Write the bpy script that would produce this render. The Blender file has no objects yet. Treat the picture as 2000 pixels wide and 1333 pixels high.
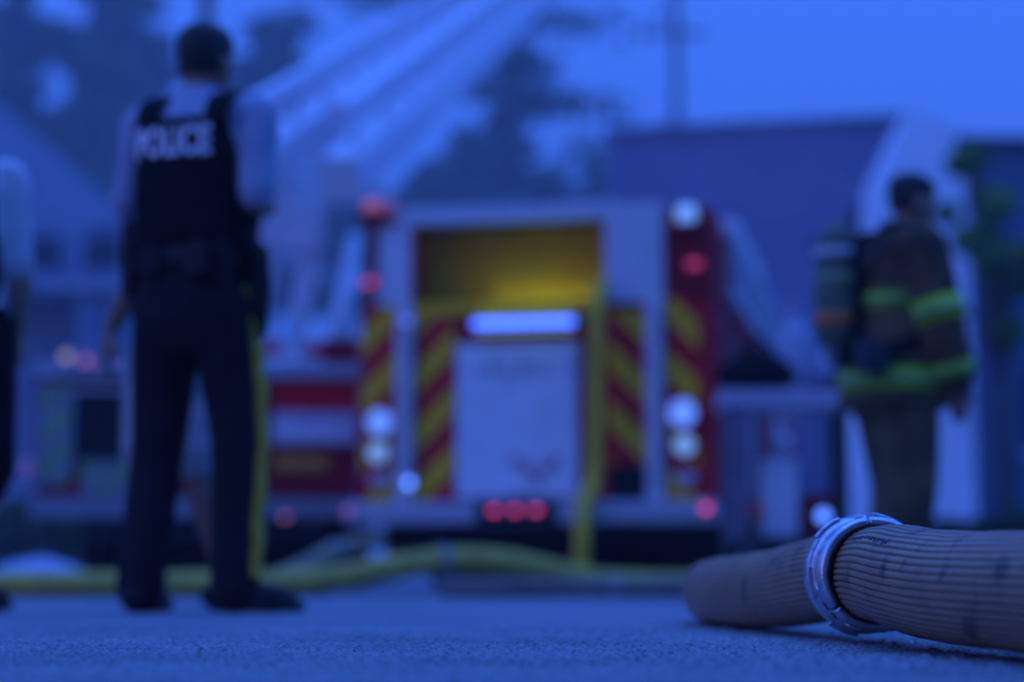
import bpy, bmesh, math, random
import numpy as np
from mathutils import Vector, Matrix

random.seed(7)
RNG = np.random.default_rng(7)
SC = bpy.context.scene
COL = SC.collection
PI = math.pi

# ------------------------------------------------------------------ camera
LENS = 70.0
F = LENS / 36.0 * 2000.0                 # focal length in photo pixels
CAMZ = 0.115
PITCH = math.atan((1125 - 666.5) / F)    # horizon sits low in the picture
cam_data = bpy.data.cameras.new('camera')
cam = bpy.data.objects.new('camera', cam_data)
COL.objects.link(cam)
cam.location = (0, 0, CAMZ)
cam.rotation_euler = (PI / 2 + PITCH, 0, 0)
cam_data.lens = LENS
cam_data.sensor_width = 36.0
cam_data.clip_start = 0.05
cam_data.clip_end = 2000
cam_data.dof.use_dof = True
cam_data.dof.focus_distance = 3.13
cam_data.dof.aperture_fstop = 1.55
SC.camera = cam

# ------------------------------------------------------------------ world, sun, exposure
SUN_EL, SUN_AZ = math.radians(11.0), math.radians(240.0)   # afterglow low behind the camera, to the left
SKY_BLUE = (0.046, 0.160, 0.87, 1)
world = bpy.data.worlds.new('World')
SC.world = world
world.use_nodes = True
nt = world.node_tree
nt.nodes.clear()
wo = nt.nodes.new('ShaderNodeOutputWorld')
bg = nt.nodes.new('ShaderNodeBackground')
sky = nt.nodes.new('ShaderNodeTexSky')
sky.sky_type = 'NISHITA'
sky.sun_disc = False
sky.sun_elevation = SUN_EL
sky.sun_rotation = SUN_AZ
sky.ozone_density = 6.0
sky.air_density = 1.0
sky.dust_density = 0.5
tint = nt.nodes.new('ShaderNodeMix'); tint.data_type = 'RGBA'; tint.blend_type = 'MULTIPLY'
tint.inputs[0].default_value = 1.0
tint.inputs[7].default_value = (0.22, 0.6, 1.6, 1)
nt.links.new(sky.outputs[0], tint.inputs[6])
mix = nt.nodes.new('ShaderNodeMix'); mix.data_type = 'RGBA'
mix.inputs[0].default_value = 0.94        # an even, smoky overcast at dusk
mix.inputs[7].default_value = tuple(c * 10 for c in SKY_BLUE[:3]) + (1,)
nt.links.new(tint.outputs[2], mix.inputs[6])
bg.inputs[1].default_value = 0.10
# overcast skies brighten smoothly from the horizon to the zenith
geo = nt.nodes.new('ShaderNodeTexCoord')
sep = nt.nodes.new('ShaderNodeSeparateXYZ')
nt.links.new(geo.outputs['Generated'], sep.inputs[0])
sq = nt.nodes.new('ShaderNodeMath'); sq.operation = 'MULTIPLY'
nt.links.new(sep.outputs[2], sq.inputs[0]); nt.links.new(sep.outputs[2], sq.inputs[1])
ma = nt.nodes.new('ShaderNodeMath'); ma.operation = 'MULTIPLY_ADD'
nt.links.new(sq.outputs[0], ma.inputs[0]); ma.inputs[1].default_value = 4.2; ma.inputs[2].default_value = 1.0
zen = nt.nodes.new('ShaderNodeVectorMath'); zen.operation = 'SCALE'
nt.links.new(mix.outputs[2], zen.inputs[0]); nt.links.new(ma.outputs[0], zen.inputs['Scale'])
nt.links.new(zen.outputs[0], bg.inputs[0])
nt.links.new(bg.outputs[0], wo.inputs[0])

sun_data = bpy.data.lights.new('sun', 'SUN')
sun = bpy.data.objects.new('sun', sun_data)
COL.objects.link(sun)
sun_data.energy = 0.16
sun_data.color = (1.0, 0.50, 0.22)
sun_data.angle = math.radians(25)
d = Vector((math.sin(SUN_AZ) * math.cos(SUN_EL), math.cos(SUN_AZ) * math.cos(SUN_EL), math.sin(SUN_EL)))
sun.rotation_euler = d.to_track_quat('Z', 'Y').to_euler()

SC.view_settings.view_transform = 'Standard'
SC.view_settings.look = 'None'
SC.view_settings.exposure = -0.33
SC.view_settings.gamma = 1.0
SC.render.engine = 'CYCLES'
SC.cycles.use_denoising = True
SC.cycles.max_bounces = 4
SC.cycles.diffuse_bounces = 3
SC.cycles.glossy_bounces = 2
SC.cycles.volume_bounces = 2


# ------------------------------------------------------------------ helpers
def PX(px, py, Y):
    """world point on the plane y = Y that the photo shows at (px, py)"""
    u = (px - 1000) / F
    v = (666.5 - py) / F
    c, s = math.cos(PITCH), math.sin(PITCH)
    ray = Vector((u, c - v * s, s + v * c))
    return Vector((0, 0, CAMZ)) + ray * (Y / ray.y)


MATS = {}


def mat(name, c1, c2=None, rough=0.6, scale=12.0, bump=0.0, bscale=None, metal=0.0, spec=0.5,
        detail=4.0, coat=0.0, transl=None, lo=0.35, hi=0.65):
    if name in MATS:
        return MATS[name]
    m = bpy.data.materials.new(name)
    m.use_nodes = True
    n = m.node_tree
    p = n.nodes['Principled BSDF']
    tc = n.nodes.new('ShaderNodeTexCoord')
    no = n.nodes.new('ShaderNodeTexNoise')
    no.inputs['Scale'].default_value = scale
    no.inputs['Detail'].default_value = detail
    n.links.new(tc.outputs['Object'], no.inputs['Vector'])
    cr = n.nodes.new('ShaderNodeValToRGB')
    if c2 is None:
        c2 = tuple(c * 0.72 for c in c1)
    cr.color_ramp.elements[0].position = lo
    cr.color_ramp.elements[1].position = hi
    cr.color_ramp.elements[0].color = tuple(c2) + (1,)
    cr.color_ramp.elements[1].color = tuple(c1) + (1,)
    n.links.new(no.outputs['Fac'], cr.inputs['Fac'])
    n.links.new(cr.outputs['Color'], p.inputs['Base Color'])
    p.inputs['Roughness'].default_value = rough
    p.inputs['Metallic'].default_value = metal
    p.inputs['Specular IOR Level'].default_value = spec
    p.inputs['Coat Weight'].default_value = coat
    p.inputs['Coat Roughness'].default_value = 0.12
    if bump:
        nb = n.nodes.new('ShaderNodeTexNoise')
        nb.inputs['Scale'].default_value = bscale or scale * 8
        nb.inputs['Detail'].default_value = 5
        n.links.new(tc.outputs['Object'], nb.inputs['Vector'])
        b = n.nodes.new('ShaderNodeBump')
        b.inputs['Strength'].default_value = bump
        b.inputs['Distance'].default_value = 0.01
        n.links.new(nb.outputs['Fac'], b.inputs['Height'])
        n.links.new(b.outputs['Normal'], p.inputs['Normal'])
    if transl:
        out = n.nodes['Material Output']
        tr = n.nodes.new('ShaderNodeBsdfTranslucent')
        n.links.new(cr.outputs['Color'], tr.inputs['Color'])
        ms = n.nodes.new('ShaderNodeMixShader')
        ms.inputs[0].default_value = transl
        n.links.new(p.outputs[0], ms.inputs[1])
        n.links.new(tr.outputs[0], ms.inputs[2])
        n.links.new(ms.outputs[0], out.inputs['Surface'])
    MATS[name] = m
    return m


def emit(name, color, strength):
    m = bpy.data.materials.new(name)
    m.use_nodes = True
    p = m.node_tree.nodes['Principled BSDF']
    p.inputs['Base Color'].default_value = (0.3, 0.3, 0.3, 1)
    p.inputs['Roughness'].default_value = 0.25
    p.inputs['Emission Color'].default_value = tuple(color) + (1,)
    p.inputs['Emission Strength'].default_value = strength
    if 'amber' not in name:
        m.cycles.emission_sampling = 'NONE'      # tiny marker lenses: seen, but too weak to light anything
    return m


def tag(o, label, cat, group=None):
    o['label'] = label
    o['category'] = cat
    if group:
        o['group'] = group
    return o


def empty(name, loc=(0, 0, 0), rz=0.0, label=None, cat=None, group=None, parent=None):
    o = bpy.data.objects.new(name, None)
    o.empty_display_size = 0.2
    COL.objects.link(o)
    o.location = loc
    o.rotation_euler = (0, 0, rz)
    if parent:
        o.parent = parent
    if label:
        tag(o, label, cat, group)
    return o


def link(name, me, material, parent=None, smooth=False, bevel=0.0):
    o = bpy.data.objects.new(name, me)
    COL.objects.link(o)
    if material:
        me.materials.clear()
        me.materials.append(material)
    if parent:
        o.parent = parent
    if smooth:
        me.polygons.foreach_set('use_smooth', [True] * len(me.polygons))
    if bevel:
        b = o.modifiers.new('bevel', 'BEVEL')
        b.width = bevel
        b.segments = 2
        b.limit_method = 'ANGLE'
    return o


def catmull(pts, per=8):
    P = [np.array(p, float) for p in pts]
    P = [2 * P[0] - P[1]] + P + [2 * P[-1] - P[-2]]
    out = []
    for i in range(1, len(P) - 2):
        for k in range(per):
            t = k / per
            a, b, c, e = P[i - 1], P[i], P[i + 1], P[i + 2]
            out.append(0.5 * ((2 * b) + (-a + c) * t + (2 * a - 5 * b + 4 * c - e) * t * t + (-a + 3 * b - 3 * c + e) * t ** 3))
    out.append(P[-2])
    return np.array(out)


def frames(path):
    """parallel-transported (tangent, side, up) along a polyline"""
    path = np.asarray(path)
    T = np.gradient(path, axis=0)
    T /= np.linalg.norm(T, axis=1)[:, None]
    up = np.array([0, 0, 1.0])
    if abs(T[0] @ up) > 0.95:
        up = np.array([0, 1.0, 0])
    N = []
    for t in T:
        up = up - t * (up @ t)
        up /= np.linalg.norm(up)
        N.append(up.copy())
    N = np.array(N)
    S = np.cross(T, N)
    return T, S, N


class MB:
    def __init__(self):
        self.v = []
        self.f = []

    def add(self, verts, faces):
        b = len(self.v)
        self.v += [tuple(map(float, p)) for p in verts]
        self.f += [tuple(i + b for i in fc) for fc in faces]
        return self

    def box(self, x0, x1, y0, y1, z0, z1, M=None):
        v = [Vector((x, y, z)) for z in (z0, z1) for y in (y0, y1) for x in (x0, x1)]
        if M is not None:
            v = [M @ p for p in v]
        return self.add(v, [(0, 2, 3, 1), (4, 5, 7, 6), (0, 1, 5, 4), (2, 6, 7, 3), (0, 4, 6, 2), (1, 3, 7, 5)])

    def bar(self, p, q, w, h=None, up=(0, 0, 1)):
        p, q = Vector(p), Vector(q)
        h = h or w
        t = (q - p).normalized()
        u = Vector(up)
        if abs(t.dot(u)) > 0.97:
            u = Vector((0, 1, 0))
        s = t.cross(u).normalized()
        u = s.cross(t).normalized()
        v = []
        for e in (p, q):
            for a, b in ((-1, -1), (1, -1), (1, 1), (-1, 1)):
                v.append(e + s * a * w / 2 + u * b * h / 2)
        return self.add(v, [(3, 2, 1, 0), (4, 5, 6, 7), (0, 1, 5, 4), (1, 2, 6, 5), (2, 3, 7, 6), (3, 0, 4, 7)])

    def loft(self, rings, cap=True):
        n = len(rings[0])
        b = len(self.v)
        for r in rings:
            self.v += [tuple(map(float, p)) for p in r]
        for i in range(len(rings) - 1):
            for j in range(n):
                k = (j + 1) % n
                self.f.append((b + i * n + j, b + i * n + k, b + (i + 1) * n + k, b + (i + 1) * n + j))
        if cap:
            self.f.append(tuple(b + j for j in reversed(range(n))))
            self.f.append(tuple(b + (len(rings) - 1) * n + j for j in range(n)))
        return self

    def tube(self, path, r, n=12, sy=1.0):
        path = np.asarray(path, float)
        r = np.broadcast_to(np.asarray(r, float), (len(path),))
        T, S, N = frames(path)
        a = np.linspace(0, 2 * PI, n, endpoint=False)
        rings = [path[i] + r[i] * (np.outer(np.cos(a), S[i]) + sy * np.outer(np.sin(a), N[i])) for i in range(len(path))]
        return self.loft(rings)

    def limb(self, pts, radii, n=14, per=6):
        """tapered tube through the joints with rounded ends"""
        path = catmull(pts, per)
        rr = np.interp(np.linspace(0, len(pts) - 1, len(path)), range(len(pts)), radii)
        d0 = (path[0] - path[1]); d0 /= np.linalg.norm(d0)
        d1 = (path[-1] - path[-2]); d1 /= np.linalg.norm(d1)
        pre = [path[0] + d0 * rr[0] * k for k in (0.95, 0.7)]
        post = [path[-1] + d1 * rr[-1] * k for k in (0.7, 0.95)]
        path = np.vstack([pre, path, post])
        rr = np.concatenate([[rr[0] * 0.3, rr[0] * 0.71], rr, [rr[-1] * 0.71, rr[-1] * 0.3]])
        return self.tube(path, rr, n)

    def ellip(self, c, r, n=16, m=10, M=None):
        v, f = [], []
        c = Vector(c)
        for i in range(m + 1):
            th = PI * i / m
            th = min(max(th, 0.02), PI - 0.02)
            for j in range(n):
                a = 2 * PI * j / n
                p = Vector((r[0] * math.sin(th) * math.cos(a), r[1] * math.sin(th) * math.sin(a), r[2] * math.cos(th)))
                if M is not None:
                    p = M @ p
                v.append(c + p)
        for i in range(m):
            for j in range(n):
                k = (j + 1) % n
                f.append((i * n + j, (i + 1) * n + j, (i + 1) * n + k, i * n + k))
        f.append(tuple(range(n)))
        f.append(tuple(m * n + j for j in reversed(range(n))))
        return self.add(v, f)

    def torso(self, rings, n=28, e=2.5):
        """rings: (z, cx, cy, half width, half depth) super-ellipses"""
        out = []
        for z, cx, cy, a, b in rings:
            r = []
            for j in range(n):
                t = 2 * PI * j / n
                cs, sn = math.cos(t), math.sin(t)
                r.append((cx + a * math.copysign(abs(cs) ** (2 / e), cs), cy + b * math.copysign(abs(sn) ** (2 / e), sn), z))
            out.append(r)
        return self.loft(out)

    def lathe(self, prof, n=32, c=(0, 0, 0), axis='z', a0=0.0, a1=2 * PI):
        """prof: closed list of (radius, height); full turn or an arc segment"""
        c = Vector(c)
        full = abs(a1 - a0 - 2 * PI) < 1e-6
        k = n if full else n + 1
        rings = []
        for j in range(k):
            a = a0 + (a1 - a0) * j / n
            ring = []
            for r, h in prof:
                p = Vector((r * math.cos(a), r * math.sin(a), h))
                if axis == 'x':
                    p = Vector((p.z, p.x, p.y))
                elif axis == 'y':
                    p = Vector((p.x, p.z, p.y))
                ring.append(c + p)
            rings.append(ring)
        if full:
            rings.append(rings[0])
        return self.loft(rings, cap=not full)

    def mesh(self, name='mesh'):
        me = bpy.data.meshes.new(name)
        me.from_pydata(self.v, [], self.f)
        me.update()
        bm = bmesh.new()
        bm.from_mesh(me)
        bmesh.ops.recalc_face_normals(bm, faces=bm.faces)
        bm.to_mesh(me)
        bm.free()
        return me

    def build(self, name, material, parent=None, smooth=False, bevel=0.0):
        return link(name, self.mesh(name), material, parent, smooth, bevel)

    def fuse(self, name, material, parent=None, voxel=0.012, smooth=4):
        """merge the overlapping shapes into one continuous skin"""
        me = self.mesh(name)
        t = bpy.data.objects.new('tmp', me)
        COL.objects.link(t)
        m = t.modifiers.new('r', 'REMESH')
        m.mode = 'VOXEL'
        m.voxel_size = voxel
        if smooth:
            s = t.modifiers.new('s', 'SMOOTH')
            s.factor = 0.5
            s.iterations = smooth
        dg = bpy.context.evaluated_depsgraph_get()
        me2 = bpy.data.meshes.new_from_object(t.evaluated_get(dg))
        bpy.data.objects.remove(t)
        bpy.data.meshes.remove(me)
        me2.name = name
        return link(name, me2, material, parent, True)


def boxo(name, x0, x1, y0, y1, z0, z1, m, parent, bevel=0.006):
    return MB().box(x0, x1, y0, y1, z0, z1).build(name, m, parent, bevel=bevel)


# ------------------------------------------------------------------ materials
WHITE = mat('white_paint', (0.80, 0.80, 0.80), (0.70, 0.70, 0.70), 0.35, 6, coat=0.3)
ALU = mat('brushed_aluminium', (0.68, 0.67, 0.67), (0.58, 0.57, 0.57), 0.42, 25, metal=0.15)
STEEL = mat('worn_aluminium', (0.76, 0.78, 0.82), (0.48, 0.50, 0.54), 0.36, 60, bump=0.1, bscale=260, metal=0.92)
RED = mat('fire_red_paint', (0.62, 0.015, 0.02), (0.50, 0.012, 0.016), 0.40, 4, spec=0.2)
DRED = mat('dark_red_paint', (0.34, 0.012, 0.02), (0.25, 0.01, 0.015), 0.4, 4, spec=0.12)
YEL = mat('reflective_yellow', (0.95, 0.50, 0.012), (0.86, 0.43, 0.012), 0.4, 30, spec=0.12)
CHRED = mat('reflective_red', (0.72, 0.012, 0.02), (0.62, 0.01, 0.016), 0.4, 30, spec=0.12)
BLACK = mat('black_rubber', (0.018, 0.018, 0.02), (0.01, 0.01, 0.012), 0.75, 30, spec=0.12)
DARK = mat('dark_metal', (0.04, 0.04, 0.045), (0.025, 0.025, 0.03), 0.55, 12)
GREY = mat('grey_metal', (0.30, 0.30, 0.31), (0.22, 0.22, 0.23), 0.5, 10)
GLASS = mat('dark_glass', (0.03, 0.035, 0.04), (0.02, 0.025, 0.03), 0.08, 3, spec=0.8)
PLATE = mat('tread_plate', (0.52, 0.52, 0.53), (0.42, 0.42, 0.43), 0.42, 40, bump=0.3, bscale=60, metal=0.4)
RUST = mat('rust_bed_board', (0.50, 0.24, 0.004), (0.42, 0.19, 0.004), 0.8, 3, spec=0.05)
SKIN = mat('skin', (0.52, 0.30, 0.21), (0.46, 0.25, 0.17), 0.55, 20)
SKIN2 = mat('tanned_skin', (0.36, 0.19, 0.12), (0.30, 0.15, 0.10), 0.55, 20)
HAIR = mat('dark_hair', (0.03, 0.022, 0.018), (0.016, 0.012, 0.01), 0.7, 60, bump=0.5, bscale=250)
NAVY = mat('navy_cloth', (0.024, 0.022, 0.024), (0.014, 0.013, 0.015), 0.9, 10, bump=0.25, bscale=90, spec=0.12)
VEST = mat('black_nylon', (0.013, 0.012, 0.013), (0.008, 0.008, 0.009), 0.9, 14, bump=0.2, bscale=80, spec=0.12)
SHIRT = mat('pale_grey_shirt', (0.40, 0.43, 0.50), (0.33, 0.36, 0.43), 0.85, 10, bump=0.2, bscale=40, spec=0.12)
WHITECLOTH = mat('white_cotton', (0.75, 0.74, 0.73), (0.62, 0.61, 0.6), 0.9, 10, bump=0.2, bscale=40)
GREYCLOTH = mat('grey_cotton', (0.5, 0.48, 0.45), (0.4, 0.38, 0.36), 0.9, 14, bump=0.2, bscale=50)
LETTER = mat('white_print', (0.88, 0.88, 0.88), (0.8, 0.8, 0.8), 0.6, 20)
BOOT = mat('black_leather', (0.022, 0.02, 0.02), (0.014, 0.013, 0.013), 0.6, 25, spec=0.2)
STRIPE = mat('yellow_braid', (0.62, 0.42, 0.02), (0.52, 0.34, 0.015), 0.8, 30)
TURNOUT = mat('turnout_cloth', (0.20, 0.13, 0.055), (0.07, 0.048, 0.028), 0.9, 5, bump=0.3, bscale=30, spec=0.12)
LIME = mat('lime_reflective_trim', (0.46, 0.74, 0.02), (0.24, 0.40, 0.015), 0.5, 7, spec=0.12)
SILVER = mat('silver_trim', (0.36, 0.48, 0.18), (0.2, 0.28, 0.1), 0.4, 7)
YHOSE = mat('yellow_hose_jacket', (0.62, 0.46, 0.06), (0.46, 0.34, 0.06), 0.85, 9, bump=0.3, bscale=60)
THOSE = mat('tan_hose_jacket', (0.36, 0.26, 0.12), (0.25, 0.18, 0.09), 0.85, 9, bump=0.3, bscale=60)
LEAF_D = mat('conifer_needles', (0.10, 0.14, 0.08), (0.045, 0.08, 0.05), 0.8, 1.2, transl=0.2)
LEAF_B = mat('broad_leaves', (0.09, 0.14, 0.05), (0.04, 0.075, 0.03), 0.75, 1.2, transl=0.25)
LEAF_G = mat('fresh_leaves', (0.20, 0.42, 0.08), (0.10, 0.22, 0.05), 0.7, 2.0, transl=0.3)
BARK = mat('bark', (0.10, 0.075, 0.055), (0.05, 0.04, 0.03), 0.9, 6, bump=0.5)

DLIME = mat('dull_green_film', (0.22, 0.42, 0.12), (0.16, 0.3, 0.1), 0.5, 25)
W_ = (0.080, 0.215, 0.90)      # the colour a clear lamp shows in this light


def disc_L(w, h, s, target, coc=44.0):
    """emission so that the defocused lamp reaches about `target`"""
    Dm = coc / s
    cov = min(1.0, min(w, Dm) * min(h, Dm) / (PI / 4 * Dm * Dm))
    return target / cov


# ------------------------------------------------------------------ ground (one sheet)
def build_ground():
    xs = np.concatenate([[-180, -60, -20, -8, -4, -2.4, -1.6], np.arange(-1.25, -1.0, 0.02), np.arange(-1.0, 1.15, 0.0048),
                         np.arange(1.15, 1.5, 0.02), [1.8, 2.6, 4, 8, 20, 60, 180]])
    ys = np.concatenate([[-20, -6, -1, 0.5, 1.2, 1.6], np.arange(1.9, 2.4, 0.008), np.arange(2.4, 4.3, 0.0048), np.arange(4.3, 5.6, 0.012),
                         np.arange(5.6, 9, 0.1), [9.5, 10.5, 12, 14, 18, 25, 40, 80, 180]])
    nx, ny = len(xs), len(ys)
    X, Yg = np.meshgrid(xs, ys)
    def blur(a, k):
        for _ in range(k):
            a = (a + np.roll(a, 1, 0) + np.roll(a, -1, 0) + np.roll(a, 1, 1) + np.roll(a, -1, 1)) / 5
        return a / (a.std() + 1e-9)
    r0 = RNG.normal(size=(ny, nx))
    Z = 0.0009 * r0 + 0.0017 * blur(RNG.normal(size=(ny, nx)), 1) + 0.0010 * blur(RNG.normal(size=(ny, nx)), 12)
    pits = blur(RNG.normal(size=(ny, nx)), 1)
    Z -= np.clip(pits - 2.2, 0, 1) * 0.0035
    fade = np.clip((5.5 - Yg) / 0.8, 0, 1) * np.clip((Yg - 1.6) / 0.3, 0, 1) * np.clip((1.45 - X) / 0.2, 0, 1) * np.clip((X + 1.2) / 0.2, 0, 1)
    Z *= fade
    me = bpy.data.meshes.new('ground')
    co = np.stack([X, Yg, Z], -1).reshape(-1, 3)
    idx = np.arange(nx * ny).reshape(ny, nx)
    q = np.stack([idx[:-1, :-1], idx[:-1, 1:], idx[1:, 1:], idx[1:, :-1]], -1).reshape(-1, 4)
    me.vertices.add(len(co)); me.vertices.foreach_set('co', co.ravel())
    me.loops.add(q.size); me.loops.foreach_set('vertex_index', q.ravel())
    me.polygons.add(len(q)); me.polygons.foreach_set('loop_start', np.arange(0, q.size, 4))
    me.polygons.foreach_set('loop_total', np.full(len(q), 4))
    me.update(calc_edges=True)
    m = bpy.data.materials.new('dusty_asphalt')
    m.use_nodes = True
    n = m.node_tree
    p = n.nodes['Principled BSDF']
    tc = n.nodes.new('ShaderNodeTexCoord')
    a = n.nodes.new('ShaderNodeTexNoise'); a.inputs['Scale'].default_value = 130; a.inputs['Detail'].default_value = 6
    b = n.nodes.new('ShaderNodeTexNoise'); b.inputs['Scale'].default_value = 1.6; b.inputs['Detail'].default_value = 5
    c = n.nodes.new('ShaderNodeTexVoronoi'); c.inputs['Scale'].default_value = 190
    for k in (a, b, c):
        n.links.new(tc.outputs['Object'], k.inputs['Vector'])
    r1 = n.nodes.new('ShaderNodeValToRGB')
    r1.color_ramp.elements[0].position = 0.30; r1.color_ramp.elements[0].color = (0.10, 0.098, 0.098, 1)
    r1.color_ramp.elements[1].position = 0.68; r1.color_ramp.elements[1].color = (0.36, 0.35, 0.345, 1)
    n.links.new(a.outputs['Fac'], r1.inputs['Fac'])
    r2 = n.nodes.new('ShaderNodeValToRGB')
    r2.color_ramp.elements[0].position = 0.35; r2.color_ramp.elements[0].color = (0.78, 0.78, 0.78, 1)
    r2.color_ramp.elements[1].position = 0.65; r2.color_ramp.elements[1].color = (1.05, 1.05, 1.05, 1)
    n.links.new(b.outputs['Fac'], r2.inputs['Fac'])
    mx = n.nodes.new('ShaderNodeMix'); mx.data_type = 'RGBA'; mx.blend_type = 'MULTIPLY'; mx.inputs[0].default_value = 1
    n.links.new(r1.outputs[0], mx.inputs[6]); n.links.new(r2.outputs[0], mx.inputs[7])
    n.links.new(mx.outputs[2], p.inputs['Base Color'])
    p.inputs['Roughness'].default_value = 0.62
    p.inputs['Specular IOR Level'].default_value = 0.45
    bp = n.nodes.new('ShaderNodeBump'); bp.inputs['Strength'].default_value = 0.5; bp.inputs['Distance'].default_value = 0.003
    n.links.new(c.outputs['Distance'], bp.inputs['Height'])
    n.links.new(bp.outputs['Normal'], p.inputs['Normal'])
    o = link('ground', me, m)
    o['kind'] = 'structure'
    return o


build_ground()


def build_sky_block():
    """an added bank, out of view behind the camera, that blocks low sky light"""
    n, k = 60, 16
    v, f = [], []
    for j in range(k):
        t = j / (k - 1)
        for i in range(n):
            x = -14 + 60 * i / (n - 1)
            e = min(1, max(0, (x + 9) / 6)) * min(1, (46 - x) / 8)
            e = e * e * (3 - 2 * e)
            z = SKY_BLOCK_H * e * (3 * t * t - 2 * t ** 3) * (1 + .06 * math.sin(x * .7 + j)) + .01
            v.append((x, -1.3 - 5.0 * t + .2 * math.sin(x * .5), z))
    for j in range(k - 1):
        for i in range(n - 1):
            a = j * n + i
            f.append((a, a + 1, a + n + 1, a + n))
    b = [j * n for j in range(k)]
    o = MB().add(v, f).build('sky_block_bank', mat('blocker_green', (.05, .07, .03), (.03, .045, .02), .9, 3, bump=.5), None, True)
    o['kind'] = 'structure'


SKY_BLOCK_H = 14.0  # height of the unseen bank added to shade the near hose
build_sky_block()


def build_grit():
    """loose sand and grit lying on the road, one uncountable mass"""
    base = np.array([(1, 0, -.6), (-.5, .87, -.6), (-.5, -.87, -.6), (.3, .1, .8), (-.4, .3, .6)])
    fcs = [(0, 1, 3), (1, 4, 3), (1, 2, 4), (2, 0, 3), (2, 3, 4), (0, 2, 1)]
    V, FF = [], []
    for i in range(5200):
        y = 2.0 + 3.3 * random.random() ** 1.1
        x = (random.random() * 2 - 1) * y * 0.30
        r = 0.0009 + 0.0016 * random.random() ** 3
        if random.random() < 0.012:
            r *= 2.0
        a = random.random() * 6.28
        R = np.array([[math.cos(a), -math.sin(a), 0], [math.sin(a), math.cos(a), 0], [0, 0, 1]])
        b = len(V)
        jit = RNG.uniform(0.6, 1.3, (5, 3))
        for p in (base * jit) @ R.T * r:
            V.append((p[0] + x, p[1] + y, p[2] + r * 0.55))
        FF += [tuple(b + k for k in f) for f in fcs]
    me = bpy.data.meshes.new('grit')
    me.from_pydata(V, [], FF)
    o = link('grit', me, mat('grit_stone', (0.42, 0.40, 0.38), (0.06, 0.055, 0.05), 0.8, 9))
    o['kind'] = 'stuff'
    tag(o, 'loose sand and grit scattered over the road in the foreground', 'grit')


build_grit()


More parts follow.
